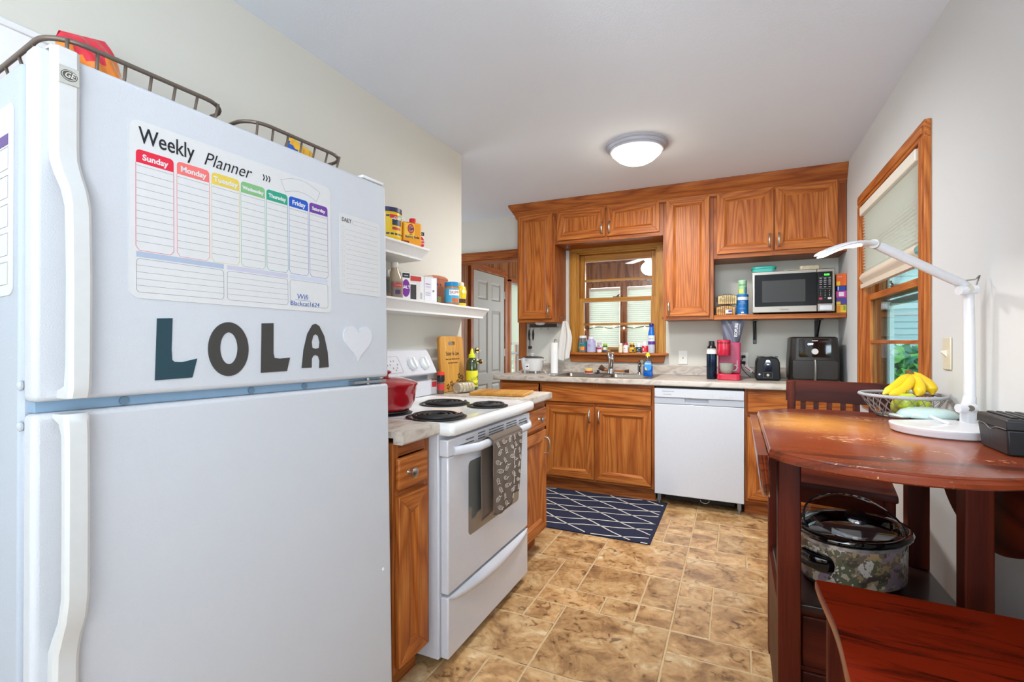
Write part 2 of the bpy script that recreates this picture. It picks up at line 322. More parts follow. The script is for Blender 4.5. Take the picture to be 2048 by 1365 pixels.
# ---------------------------------------------------------------- room shell
XR, XL, YB, HC = .69, -1.63, 4.30, 2.415
def tiles(mb):
    G = .15; ox, oy = -.25, 1.65
    i0, i1, j0, j1 = -23, 7, -32, 18
    used = {}
    def put(a, b, c, d):
        i, j, u, v = round((a-ox)/G), round((c-oy)/G), round((b-a)/G), round((d-c)/G)
        cells = [(x, y) for x in range(i, i+u) for y in range(j, j+v)]
        if any(k in used for k in cells) or i < i0 or j < j0 or i+u > i1 or j+v > j1: return False
        for k in cells: used[k] = 1
        g = .0032; z = .0
        x0, x1, y0, y1 = ox+i*G+g, ox+(i+u)*G-g, oy+j*G+g, oy+(j+v)*G-g
        b_ = .0025
        mb.add([(x0, y0, z-.0015), (x1, y0, z-.0015), (x1, y1, z-.0015), (x0, y1, z-.0015), (x0+b_, y0+b_, z), (x1-b_, y0+b_, z), (x1-b_, y1-b_, z), (x0+b_, y1-b_, z)],
               [(4, 5, 6, 7), (0, 1, 5, 4), (1, 2, 6, 5), (2, 3, 7, 6), (3, 0, 4, 7)], 1)
        return True
    base = [(-.70, -.25, 1.65, 2.10), (-.85, -.70, 1.95, 2.10), (-1.0, -.70, 1.65, 1.95), (-.85, -.55, 2.10, 2.25), (-.55, -.40, 2.10, 2.25), (-.40, -.25, 2.10, 2.25),
            (-.70, -.40, 2.25, 2.55), (-.40, -.25, 2.25, 2.55), (-.85, -.70, 2.25, 2.55), (-1.15, -.85, 2.10, 2.55), (-.70, -.25, 2.55, 3.0), (-1.0, -.70, 2.55, 2.85),
            (-.84, -.70, 2.85, 3.0), (-1.0, -.85, 2.85, 3.0), (-.10, .20, 3.0, 3.30), (-.10, .20, 3.30, 3.45), (-.25, -.10, 3.3, 3.45), (-.25, -.10, 3.0, 3.30), (-.25, .05, 2.85, 3.0), (.05, .20, 2.85, 3.0),
            (-.25, .20, 2.55, 2.85), (-.25, -.10, 2.40, 2.55), (-.10, .20, 2.40, 2.55), (-.25, -.10, 2.10, 2.40), (-.10, .20, 2.10, 2.40), (-.25, .05, 1.95, 2.10), (.05, .20, 1.95, 2.10),
            (-.25, .20, 1.65, 1.95), (-.40, -.25, 3.15, 3.45), (-.40, -.25, 3.0, 3.15), (-.70, -.40, 3.0, 3.15), (-.25, .20, 3.45, 3.90), (-.70, -.25, 3.45, 3.90), (-1.0, -.85, 1.35, 1.65), (-.85, -.70, 1.2, 1.65), (-.70, -.40, 1.35, 1.65)]
    for r in base: put(*r)
    rnd = random.Random(4)
    for j in range(j0, j1):
        for i in range(i0, i1):
            if (i, j) in used: continue
            ss = [(3, 3), (3, 2), (2, 2), (2, 1), (1, 2), (2, 3)]; rnd.shuffle(ss)
            for u, v in ss+[(1, 1)]:
                if put(ox+i*G, ox+(i+u)*G, oy+j*G, oy+(j+v)*G): break
mb = MB(); mb.box(-3.75, .82, -3.3, 4.42, -.06, -.0016, 0); tiles(mb)
struct('floor', mb, [GROUT, TILE], smooth=20)
struct('ceiling', MB().box(-3.75, .82, -3.3, 4.42, HC, HC+.1), CEIL)
mb = MB(); mb.box(-3.75, -2.95, YB, 4.42, 0, HC); mb.box(-2.95, -1.89, YB, 4.42, 2.01, HC); mb.box(-1.89, -1.33, YB, 4.42, 0, HC)
mb.box(-1.33, -.61, YB, 4.42, 0, 1.07); mb.box(-1.33, -.61, YB, 4.42, 2.02, HC); mb.box(-.61, .69, YB, 4.42, 0, HC)
struct('wall_back', mb, WALL)
mb = MB(); mb.box(XR, .82, -3.3, 2.46, 0, HC); mb.box(XR, .82, 3.50, 4.42, 0, HC); mb.box(XR, .82, 2.46, 3.50, 0, .88); mb.box(XR, .82, 2.46, 3.50, 2.01, HC)
struct('wall_right', mb, WALLR)
struct('wall_left', MB().box(-1.75, XL, -3.2, 2.74, 0, HC), WALL)
struct('wall_rear', MB().box(-3.75, XR, -3.3, -3.2, 0, HC), WALL)
struct('wall_hall', MB().box(-3.87, -3.75, -3.3, 4.42, 0, HC), WALL)
# cased opening to the porch
mb = MB(); mb.box(-3.02, -1.83, 4.278, 4.30, 2.012, 2.08, 0); mb.box(-3.02, -1.83, 4.268, 4.30, 2.075, 2.088, 0)
mb.box(-1.89, -1.83, 4.278, 4.30, 0, 2.012, 1); mb.box(-3.02, -2.95, 4.278, 4.30, 0, 2.012, 1); mb.box(-1.91, -1.89, 4.29, 4.43, 0, 2.012, 1); mb.box(-2.95, -1.89, 4.29, 4.43, 1.992, 2.012, 0)
struct('trim_1', mb, [OAKD['x'], OAKD['z']], bevel=.003)
# crown moulding over the wall cabinets
prof = [(0, 2.29), (-.006, 2.30), (-.008, 2.315), (-.02, 2.335), (-.035, 2.362), (-.05, 2.384), (-.056, 2.398), (-.056, HC-.001), (.02, HC-.001), (.02, 2.29)]
mb = MB(); yf = 3.985; xl = -1.797
rs = []
for d, z in prof: rs.append([(xl+d, yf+.31, z), (xl+d, yf+d, z), (XR-.001, yf+d, z)])
n = len(prof); v = [p for r in rs for p in r]; f = []
for i in range(n):
    k = (i+1) % n
    for j in range(2): f.append((i*3+j, i*3+j+1, k*3+j+1, k*3+j))
mb.add(v, f)
struct('trim_2', mb, [OAKD['x']], smooth=20)

# ---------------------------------------------------------------- windows
def window(name, W, H0, H1, root, mats, midz, mun, glass, depth=.0):
    """local: x across, front looks toward -y, z up; wall face at y=0"""
    zx, xz = mats
    mb = MB(); c = .07
    for a, b in ((-c, 0), (W, W+c)):
        mb.box(a, b, -.022, 0, H0, H1+.002, 0); mb.box(a+.016, b-.016, -.028, -.02, H0, H1, 0)
    mb.box(-c, W+c, -.023, 0, H1, H1+c, 1); mb.box(-c+.02, W+c-.02, -.029, -.02, H1+.016, H1+c-.016, 1)
    for a, b in ((-.001, .014), (W-.014, W+.001)): mb.box(a, b, -.01, .12, H0, H1, 0)
    mb.box(0, W, -.01, .12, H1-.012, H1+.001, 1)
    build('casing', mb, [zx, xz], root, bevel=.003)
    def sash(z0, z1, y, rt, rb, m_):
        s = .042; mb = MB(); mb.box(.014, .014+s, y, y+.035, z0, z1, 0); mb.box(W-.014-s, W-.014, y, y+.035, z0, z1, 0)
        mb.box(.014+s, W-.014-s, y, y+.035, z1-rt, z1, 1); mb.box(.014+s, W-.014-s, y, y+.035, z0, z0+rb, 1)
        for q in m_: mb.box(.014+s, W-.014-s, y+.004, y+.031, q-.009, q+.009, 1)
        o = build('sash', mb, [zx, xz], root, bevel=.002)
        build('pane', MB().box(.014+s, W-.014-s, y+.015, y+.019, z0+rb, z1-rt), glass, o)
        return o
    sash(midz-.01, H1-.012, .055, .06, .03, [mun[0]])
    lo = sash(H0+.0, midz+.025, .012, .035, .05, [mun[1]])
    build('sash_lock', MB().box(W/2-.03, W/2+.03, .01, .04, midz+.025, midz+.034).cyl((W/2, .02, midz+.03), (W/2+.03, -.002, midz+.046), .006), BRONZE, lo)
    return lo
def win_root(name, loc, rz):
    o = bpy.data.objects.new(name, None); COL.objects.link(o); o.location = loc; o.rotation_euler = (0, 0, R(rz)); o['kind'] = 'structure'; return o
w1 = win_root('window_1', (-1.325, YB, 0), 0)
lo = window('w', .71, 1.095, 2.0, w1, (PINE['z'], PINE['x']), 1.565, (1.755, 1.352), GLASS)
mb = MB(); mb.box(-.095, .805, -.075, .02, 1.075, 1.097, 0)
build('stool', mb, OAK['x'], w1, bevel=.006)
mb = MB(); mb.prism([(-.07, 1.075), (.78, 1.075), (.765, 1.012), (-.055, 1.012)], -.03, 0, 'xz')
build('apron', mb, OAKD['x'], w1, bevel=.004)
build('sash_lift', MB().box(.31, .40, -.004, .014, 1.125, 1.132).box(.31, .40, -.012, -.004, 1.118, 1.132), BRONZE, lo)
# right-hand window: local x runs from far to near (faces -x)
w2 = win_root('window_2', (XR, 3.48, 0), -90)
window('w', 1.01, .90, 2.0, w2, (OAK['z'], OAK['x']), 1.445, (1.75, 1.195), GLASSB)
mb = MB()
for a, b in ((.014, .05), (.065, .085), (.93, .996)): mb.box(a, b, .098, .12, .90, 1.99)
mb.box(.014, .996, .098, .12, .90, .95); mb.box(.014, .996, .098, .12, 1.40, 1.43)
build('storm_frame', mb, mat('d8dcd8', .5), w2)
mb = MB(); mb.box(-.09, 1.10, -.05, .02, .878, .90, 0); mb.box(-.07, 1.08, -.022, 0, .82, .878, 0)
build('stool', mb, OAK['x'], w2, bevel=.004)
# pleated shade on the right window
sh = thing('window_shade', 'white pleated cellular shade pulled half down over the right wall window', 'window shade', (.672, 3.48, 0), -90)
mb = MB(); mb.box(.016, .994, -.012, .03, 1.935, 1.985)
build('head_rail', mb, mat('e2ddd0', .5), sh, bevel=.004)
nf = 19
def pl(u, v):
    z = 1.935-v*.335; k = v*nf; t = abs((k % 1)-.5)*2
    return (.02+.97*u, .002+.020*t, z)
mb = MB(); mb.grid(pl, 1, nf*2)
build('pleated_fabric', mb, SHADE, sh, smooth=5)
mb = MB(); mb.grid(lambda u, v: (.02+.97*u, .004-.018*math.sin(PI*min(1, v*1.2)), 1.60-.07*v), 2, 8)
mb.box(.02, .99, -.008, .016, 1.508, 1.532)
build('bottom_rail', mb, mat('cfc0ae', .6), sh)

# ---------------------------------------------------------------- porch beyond the back wall
PX, PY = -2.79, 7.2
struct('floor_porch', MB().box(-2.9, .95, 4.42, 7.35, -.08, -.02), KNOT['y'])
mb = MB()
for i in range(27): mb.box(-2.9+i*.14, -2.9+i*.14+.134, 4.42, 7.35, 2.36, 2.40)
struct('ceiling_porch', mb, KNOT['y'])
def boards(mb, x0, x1, y0, y1, z0, z1, along, t):
    """vertical tongue-and-groove boards"""
    p = .115; k = 0
    a, b = (x0, x1) if along == 'x' else (y0, y1)
    while a < b-1e-4:
        e = min(b, a+p-.006)
        if along == 'x': mb.box(a, e, y0, y1, z0, z1)
        else: mb.box(x0, x1, a, e, z0, z1)
        a += p
mb = MB(); boards(mb, PX-.1, PX, 4.42, 4.90, 0, 2.4, 'y', 0); boards(mb, PX-.1, PX, 4.90, 6.40, 2.06, 2.4, 'y', 0); boards(mb, PX-.1, PX, 6.40, 7.3, 0, 2.4, 'y', 0)
mb.box(PX-.1, PX, 5.95, 6.40, 0, .55)
struct('wall_porch_left', mb, KNOT['z'])
wins = [(-2.62, -2.13), (-2.03, -1.56), (-1.46, -1.09), (-.97, -.5), (-.4, .1), (.2, .7)]
mb = MB(); boards(mb, -2.9, .95, PY, PY+.1, 2.06, 2.4, 'x', 0); mb.box(-2.9, .95, PY, PY+.1, 0, .55); xs = [-2.9]+[q for w_ in wins for q in w_]+[.95]
for a, b in zip(xs[::2], xs[1::2]): mb.box(a, b, PY, PY+.1, .55, 2.06)
struct('wall_porch_back', mb, KNOT['z'])
struct('wall_porch_right', MB().box(.85, .95, 4.42, 7.3, 0, 2.4), KNOT['z'])
mb = MB(); boards(mb, -2.7, -1.95, 4.425, 4.44, 0, .01, 'x', 0)
for k, (a, b) in enumerate(wins[:4]):
    wr = win_root('window_%d' % (k+3), ((a+b)/2, PY, 0), 0); h = (b-a)/2
    mb = MB(); c = .05
    for s in (-1, 1): mb.box(min(s*h, s*(h+c)), max(s*h, s*(h+c)), -.02, 0, .5, 2.06)
    mb.box(-h-c, h+c, -.022, 0, 2.0, 2.07, 0); mb.box(-h-c, h+c, -.05, 0, .5, .55, 0)
    build('casing', mb, KNOT['z'], wr, bevel=.003)
    build('pane', MB().box(-h, h, .04, .044, .55, 2.0), GLASS, wr)
    s = thing('porch_shade', ['drawn white shade in the porch window at far left', 'drawn white shade in the porch window left of the wooden post', 'drawn white shade in the porch window right of the wooden post', 'drawn white shade in the porch window at far right'][k], 'window shade', ((a+b)/2, PY-.005, 0), 0, 'shades in the porch windows')
    mb = MB(); mb.grid(lambda u, v: (-h+.01+(2*h-.02)*u, .0025*math.sin(v*PI*80), 1.96-1.2*v), 1, 160)
    build('shade_fabric', mb, SHADE2, s)
    build('shade_rail', MB().box(-h+.008, h-.008, -.015, .015, 1.955, 1.99), WHITE, s)
# grey six-panel door
d1 = win_root('door_1', (PX, 4.93, 0), 90)
mb = MB(); W = .82; y0 = -.02
zs = [(.18, .68), (.80, 1.58), (1.70, 1.93)]; xs = [(.11, .36), (.46, .71)]
mb.box(0, W, .0, .02, 0, 2.03)
cuts = []
mb.box(0, W, y0, 0, 0, .18); mb.box(0, W, y0, 0, .68, .80); mb.box(0, W, y0, 0, 1.58, 1.70); mb.box(0, W, y0, 0, 1.93, 2.03)
for a, b in ((0, .11), (.36, .46), (.71, W)):
    for z0, z1 in zs: mb.box(a, b, y0, 0, z0, z1)
for z0, z1 in zs:
    for a, b in xs:
        mb.add([(a, y0, z0), (b, y0, z0), (b, y0, z1), (a, y0, z1), (a+.02, -.006, z0+.02), (b-.02, -.006, z0+.02), (b-.02, -.006, z1-.02), (a+.02, -.006, z1-.02), (a+.045, -.014, z0+.045), (b-.045, -.014, z0+.045), (b-.045, -.014, z1-.045), (a+.045, -.014, z1-.045)],
               [(0, 1, 5, 4), (1, 2, 6, 5), (2, 3, 7, 6), (3, 0, 4, 7), (4, 5, 9, 8), (5, 6, 10, 9), (6, 7, 11, 10), (7, 4, 8, 11), (8, 9, 10, 11)])
dl = build('door_leaf', mb, mat('adb2b0', .5), d1, smooth=15)
for z, nm, r in ((.96, 'door_knob', .028), (1.09, 'deadbolt', .02)):
    mb = MB(); mb.cyl((.07, y0, z), (.07, y0-.012, z), .032); mb.cyl((.07, y0-.01, z), (.07, y0-.045, z), .011); 
    if nm == 'door_knob': mb.ball((.07, y0-.055, z), .028, .022, .028)
    build(nm, mb, BRASS, dl)
mb = MB()
for z in (.25, 1.05, 1.80): mb.box(W-.002, W+.012, y0-.006, y0+.004, z-.05, z+.05)
build('hinge', mb, NICKEL, dl)
mb = MB()
mb.box(-.075, -.005, -.03, .0, 0, 2.045, 0); mb.box(W+.012, W+.085, -.03, 0, 0, 2.045, 0); mb.box(-.075, W+.085, -.032, 0, 2.04, 2.115, 1)
struct('trim_3', mb, [OAKD['z'], OAKD['x']], parent=d1, bevel=.004)
# side window next to the door
w7 = win_root('window_7', (PX, 6.13, 0), 90)
mb = MB()
for a, b in ((-.23, -.17), (.17, .23)): mb.box(a, b, -.03, .1, .5, 2.03, 0)
mb.box(-.23, .23, -.03, .1, 2.0, 2.06, 0); mb.box(-.25, .25, -.05, .1, .5, .55, 0)
build('casing', mb, OAKD['z'], w7, bevel=.003)
mb = MB()
for a, b in ((-.17, -.15), (.15, .17)): mb.box(a, b, .0, .04, .55, 2.0)
for z in (.56, 1.03, 1.985): mb.box(-.17, .17, 0, .04, z-.015, z+.015)
build('sash', mb, mat('9aa4aa', .5), w7)
build('pane', MB().box(-.15, .15, .018, .022, .56, 2.0), GLASS, w7)
s = thing('porch_shade', 'white shade half lowered in the narrow window beside the grey door', 'window shade', (PX+.01, 6.13, 0), 90)
build('shade_fabric', MB().box(-.148, .148, -.004, 0, 1.17, 1.97), SHADE2, s)
build('shade_rail', MB().box(-.148, .148, -.012, .004, 1.15, 1.18), mat('c4c8c6', .5), s)
# porch ceiling fan
fn = thing('ceiling_fan', 'white ceiling fan with a lit globe seen through the sink window', 'ceiling fan', (-.93, 5.95, 2.36))
build('motor', MB().lathe([(.02, 0), (.02, -.10), (.09, -.11), (.10, -.16), (.07, -.20), (.05, -.22)], n=24), WHITE, fn)
for k in range(5):
    a = R(200+72*k); mb = MB(); mb.M = Matrix.Rotation(a, 4, 'Z'); mb.prism([(.09, -.02), (.2, -.05), (.55, -.06), (.58, 0), (.55, .06), (.2, .05), (.09, .02)], -.15, -.143)
    build('blade', mb, mat('c9ccca', .5), fn)
build('globe', MB().ball((0, 0, -.29), .11, .11, .085, n=24), mat('fff4dc', .4, emit=6), fn)
# string lights across the porch windows
mb = MB(); P = []
for i in range(41): t = i/40; P.append((-2.3+2.0*t, 7.175, 1.40+.012*math.sin(t*37)))
sl = thing('string_lights', 'string of small warm lights strung across the porch windows', 'string lights', (-1.3, 7.175, 1.40))
build('wire', MB().tube([(x+1.3, y-7.175, z-1.40) for x, y, z in P], .006, 5), mat('1d2f22', .6), sl)
for i in range(1, 40, 3):
    x, y, z = P[i]; s_ = 1 if i % 2 else -1
    build('bulb', MB().ball((x+1.3, -.01, z-1.40+s_*.018), .012, .012, .017, 8), mat('ffd9a0', .3, emit=9), sl)
# outdoors
mb = MB(); mb.box(-16, 18, -12, 24, -.35, -.30)
solo('lawn', mb, mat('4f7a3a', .9, var=.3, bscale=3), 'green lawn outside the porch', 'lawn')['kind'] = 'structure'
def bush(name, label, cx, cy, z0, rx, ry, rz, n, seed, hexc, group=None):
    rn = random.Random(seed); mb = MB()
    for i in range(n):
        th = rn.uniform(0, 2*PI); ph = math.acos(rn.uniform(-1, 1)); q = rn.uniform(.55, 1)
        c = Vector((rx*math.sin(ph)*math.cos(th)*q, ry*math.sin(ph)*math.sin(th)*q, rz+rz*math.cos(ph)*q))
        a = Vector((rn.uniform(-1, 1), rn.uniform(-1, 1), rn.uniform(-1, 1))).normalized()*.13; b = a.orthogonal().normalized()*.07
        mb.add([tuple(c-a), tuple(c+b), tuple(c+a), tuple(c-b)], [(0, 1, 2, 3)], i % 2)
    r = thing(name, label, 'bush', (cx, cy, z0))
    build('foliage', mb, [mat(hexc, .7, var=.3), mat('6aa84a', .7, var=.3)], r, smooth=180)
    build('trunk', MB().cyl((0, 0, -.32-z0), (0, 0, rz), .06, .03), mat('5a4636', .8), r)
bush('bush', 'green leafy bush outside the narrow porch window', -4.75, 10.3, -.3, .9, 1.0, .66, 1500, 3, '3f8a3c')
bush('bush', 'green leafy hedge outside the right wall window', 2.7, 10.2, -.3, 1.9, 1.1, .72, 2600, 5, '3c7a5c')
bush('bush', 'tall dark tree crown standing above the garden bush', -6.3, 13.6, .5, 1.6, 1.6, 1.0, 1200, 9, '39603c')
bush('bush', 'leafy tree crown standing behind the hedge', 1.2, 11.9, .4, .9, .9, .7, 1000, 11, '3c7a5c')
hs = thing('neighbour_house', 'pale blue sided house seen through the right window', 'house', (5.6, 14.0, -.3))
mb = MB()
for i in range(24): mb.prism([(0, i*.15), (-.02, i*.15), (0, i*.15+.15)], -4, 4, 'yz')
mb.box(-4, 4, 0, 4, 0, 3.6)
build('siding', mb, mat('bccace', .7), hs); build('roof', MB().prism([(-4.3, 3.5), (4.3, 3.5), (0, 5.2)], -.4, 4.4, 'xz'), mat('5a5f66', .8), hs)
# ---------------------------------------------------------------- cabinets (local: front looks toward -y, x along, z up)
DM = [OAK['z'], OAK['x'], OAKD['x']]
def pull(root, x, z, y, L=.10):
    mb = MB(); P = [(x, y+.002, z-L/2+.004), (x, y-.016, z-L/2+.005), (x, y-.026, z-L/2+.018), (x, y-.029, z), (x, y-.026, z+L/2-.018), (x, y-.016, z+L/2-.005), (x, y+.002, z+L/2-.004)]
    mb.tube(P, [.006, .005, .004, .0048, .004, .005, .006], 8, flat=1.4)
    build('handle', mb, NICKEL, root)
def knob(root, x, z, y):
    mb = MB(); mb.M = Matrix.Translation((x, y, z)) @ Matrix.Rotation(PI/2, 4, 'X'); mb.lathe([(.009, 0), (.006, .006), (.006, .016), (.017, .022), (.018, .027), (.012, .031), (.002, .032)])
    build('knob', mb, NICKEL, root)
def door(root, x0, x1, z0, z1, y, hx=None, hz=None, nm='door', fw=.056):
    mb = MB(); t = .019
    a, b, c, d = x0+fw, x1-fw, z0+fw, z1-fw
    mb.prism([(x0, z0), (a, c), (a, d), (x0, z1)], y, y+t, 'xz', 0); mb.prism([(x1, z0), (x1, z1), (b, d), (b, c)], y, y+t, 'xz', 0)
    mb.prism([(x0, z1), (a, d), (b, d), (x1, z1)], y, y+t, 'xz', 1); mb.prism([(x0, z0), (x1, z0), (b, c), (a, c)], y, y+t, 'xz', 1)
    i = .016
    mb.add([(a, y+.001, c), (b, y+.001, c), (b, y+.001, d), (a, y+.001, d), (a+i, y+.010, c+i), (b-i, y+.010, c+i), (b-i, y+.010, d-i), (a+i, y+.010, d-i)],
           [(0, 1, 5, 4), (2, 3, 7, 6)], 1)
    mb.add([(a, y+.001, c), (b, y+.001, c), (b, y+.001, d), (a, y+.001, d), (a+i, y+.010, c+i), (b-i, y+.010, c+i), (b-i, y+.010, d-i), (a+i, y+.010, d-i)],
           [(1, 2, 6, 5), (3, 0, 4, 7)], 0)
    mb.add([(a+i, y+.010, c+i), (b-i, y+.010, c+i), (b-i, y+.010, d-i), (a+i, y+.010, d-i)], [(0, 1, 2, 3)], 0)
    o = build(nm, mb, [OAK['z'], OAK['x']], root, smooth=15)
    bv = o.modifiers.new('bevel', 'BEVEL'); bv.width = .0025; bv.segments = 2; bv.angle_limit = R(60)
    if hx is not None: pull(o, hx, hz, y)
    return o
def drawer(root, x0, x1, z0, z1, y, kx=None, nm='drawer_front'):
    mb = MB(); mb.box(x0, x1, y, y+.019, z0, z1)
    o = build(nm, mb, OAK['x'], root, bevel=.006)
    if kx is not None: knob(o, kx, (z0+z1)/2, y)
    return o
def carcass(root, x0, x1, z0, z1, y0, y1, stiles, rails, top=True):
    mb = MB(); t = .016
    mb.box(x0, x0+t, y0+.02, y1, z0, z1, 0); mb.box(x1-t, x1, y0+.02, y1, z0, z1, 0)
    mb.box(x0+t, x1-t, y0+.02, y1, z0, z0+t, 1); mb.box(x0+t, x1-t, (y0+.02 if top else y0+.03), (y1 if top else y0+.04), z1-t, z1, 1); mb.box(x0+t, x1-t, y1-.006, y1, z0+t, z1-t, 0)
    b = build('body', mb, [OAKD['z'], OAKD['x']], root, bevel=.001)
    mb = MB()
    for a, c in stiles: mb.box(a, c, y0, y0+.02, z0, z1, 0)
    ss = sorted(stiles)
    for (a0, a1), (b0, b1) in zip(ss, ss[1:]):
        for c, d in rails: mb.box(a1, b0, y0, y0+.02, c, d, 1)
    build('face_frame', mb, [OAKD['z'], OAKD['x']], root, bevel=.001)
UY = 3.993
def upper(x0, x1, z0, label, doors_, z1=2.335, st=()):
    r = thing('wall_cabinet', label, 'wall cabinet', (x0, UY, 0)); W = x1-x0
    carcass(r, 0, W, z0, z1, 0, YB-UY-.001, [(0, .03), (W-.03 if W < .8 or z0 > 2 else W-.07, W)]+list(st), [(z0, z0+.035), (z1-.05, z1)])
    for d in doors_: door(r, *d[:4], -.0195, *d[4:])
    return r
u1 = upper(-1.79, -1.434, 1.365, 'tall oak wall cabinet with one door at left of the sink window', [(.017, .336, 1.395, 2.322, .308, 1.46)])
build('cabinet_light', MB().lathe([(.045, 0), (.045, -.006), (.035, -.018), (.002, -.022)], (.18, .1, 1.365)), WHITE, u1)
upper(-1.433, -.527, 2.038, 'short two-door oak wall cabinet spanning above the sink window', [(.024, .444, 2.068, 2.322, .420, 2.14), (.459, .879, 2.068, 2.322, .483, 2.14)], st=[(.43, .475)])
upper(-.526, -.157, 1.365, 'tall oak wall cabinet with one door at right of the sink window', [(.024, .341, 1.392, 2.316, .045, 1.455)])
upper(-.156, XR-.002, 1.822, 'two-door oak wall cabinet above the microwave', [(.022, .400, 1.855, 2.316, .374, 1.93), (.410, .790, 1.857, 2.316, .434, 1.93)], st=[(.385, .425)])
# microwave shelf on brackets
ms = thing('wall_shelf', 'oak board shelf holding the microwave', 'shelf', (-.155, 3.985, 1.362))
build('board', MB().box(0, .842, 0, .31, 0, .034), OAK['x'], ms, bevel=.002)
for k, x in enumerate((.132, .55)):
    b = thing('shelf_bracket', ['black metal shelf bracket under the left part of the microwave shelf', 'black metal shelf bracket behind the air fryer'][k], 'bracket', (x, YB, 1.362), 0, 'brackets under the microwave shelf')
    build('wall_plate', MB().box(-.013, .013, -.012, -.0005, -.185, 0), BLACK, b, bevel=.004)
    build('arm', MB().box(-.013, .013, -.22, -.012, -.012, -.0005), BLACK, b, bevel=.002)
    build('brace', MB().tube([(0, -.012, -.15), (0, -.17, -.014)], .007, 8), BLACK, b)
# base run on the back wall
BY = 3.70
def base(x0, x1, label, fn, rz=0, loc=None, depth=.60, zt=.873, nm='base_cabinet', end=0):
    W = x1-x0; r = thing(nm, label, 'base cabinet', loc or (x0, BY, 0), rz)
    fn(r, W)
    mb = MB(); mb.box(.0, W, .06, .075, 0, .10); 
    build('toe_kick', mb, OAKD['x'], r)
    return r
def f1(r, W):
    carcass(r, 0, W, .10, .873, 0, .59, [(0, .02), (W-.02, W)], [(.10, .13), (.688, .72), (.853, .873)])
    drawer(r, .02, W-.03, .723, .852, -.019); door(r, .02, W-.03, .125, .686, -.019, W-.055, .60)
base(-1.82, -1.437, 'narrow oak base cabinet at the left end of the sink counter', f1)
def f2(r, W):
    carcass(r, 0, W, .10, .873, 0, .59, [(0, .02), (W-.02, W), (W/2-.02, W/2+.02)], [(.10, .13), (.688, .72), (.84, .873)], top=False)
    drawer(r, .0, W-.022, .716, .842, -.019); door(r, .038, .432, .122, .687, -.019, .40, .615); door(r, .444, W-.022, .122, .687, -.019, .476, .615)
    build('shoe_moulding', MB().prism([(.045, 0), (.06, 0), (.06, .018), (.05, .012)], 0, W, 'yz'), OAKD['x'], r)
base(-1.436, -.549, 'oak sink base cabinet with a false drawer over two doors', f2)
def f3(r, W):
    carcass(r, 0, W, .10, .873, 0, .59, [(0, .02), (W-.02, W)], [(.10, .13), (.688, .72), (.84, .873)])
    drawer(r, .018, W-.018, .714, .842, -.019); door(r, .018, W/2-.006, .122, .683, -.019, W/2-.04, .61); door(r, W/2+.006, W-.018, .122, .683, -.019, W/2+.04, .61)
base(.052, XR-.003, 'oak base cabinet at the right end behind the dark wood chair', f3)
# base cabinets on the left wall
def f4(r, W):
    carcass(r, 0, W, .10, .864, 0, .60, [(0, .02), (W-.02, W)], [(.10, .13), (.675, .705), (.84, .864)])
    drawer(r, -.02, W-.035, .705, .80, -.019); door(r, -.02, W-.03, .125, .680, -.019)
def f4b(r, W):
    carcass(r, 0, W, .10, .864, 0, .60, [(0, .03), (W-.03, W)], [(.10, .13), (.675, .705), (.815, .864)])
    drawer(r, .012, W-.032, .706, .812, -.019, .062); door(r, .012, W-.032, .122, .685, -.019)
base(0, .207, 'narrow oak base cabinet between the fridge and the stove', f4b, 90, (-1.02, 1.276, 0))
def f5(r, W):
    carcass(r, 0, W, .10, .864, 0, .60, [(0, .02), (W-.02, W)], [(.10, .13), (.675, .705), (.815, .864)])
    drawer(r, .012, W-.012, .706, .818, -.019, W/2+.06); door(r, .012, W-.012, .122, .688, -.019, W-.035, .60)
base(0, .385, 'oak base cabinet standing right of the stove', f5, 90, (-1.02, 2.272, 0))
# countertops
def edge(mb, x0, x1, y0, y1, zt, th=.04):
    mb.prism([(y1, zt), (y0+.008, zt), (y0+.002, zt-.003), (y0, zt-.01), (y0, zt-th+.006), (y0+.005, zt-th), (y0+.04, zt-th), (y0+.04, zt-.02), (y1, zt-.02)], x0, x1, 'yz')
mb = MB(); ZC = .914
edge(mb, -1.868, XR-.002, 3.655, 3.742, ZC)
for a, b, c, d in ((-1.868, -1.345, 3.742, 4.279), (-.605, XR-.002, 3.742, 4.279), (-1.345, -.605, 4.15, 4.279)): mb.box(a, b, c, d, ZC-.02, ZC)
ct = thing('countertop', 'long beige marbled laminate countertop along the back wall', 'countertop', (-.6, 3.96, .87))
build('top', mb, LAM, ct, world=True)
build('backsplash', MB().box(-1.832, XR-.002, 4.279, 4.2995, .9135, .995), LAM, ct, world=True, bevel=.004)
for y0, y1, lb in ((1.274, 1.487, 'short beige laminate countertop between the fridge and the stove'), (2.270, 2.668, 'beige laminate countertop right of the stove under the cutting boards')):
    c = thing('countertop', lb, 'countertop', (-.975, y0, 0), 90); mb = MB(); edge(mb, 0, y1-y0, 0, .634, .902); build('top', mb, LAM, c)
    build('backsplash', MB().box(0, y1-y0, .634, .654, .90, .985), LAM, c, bevel=.004)
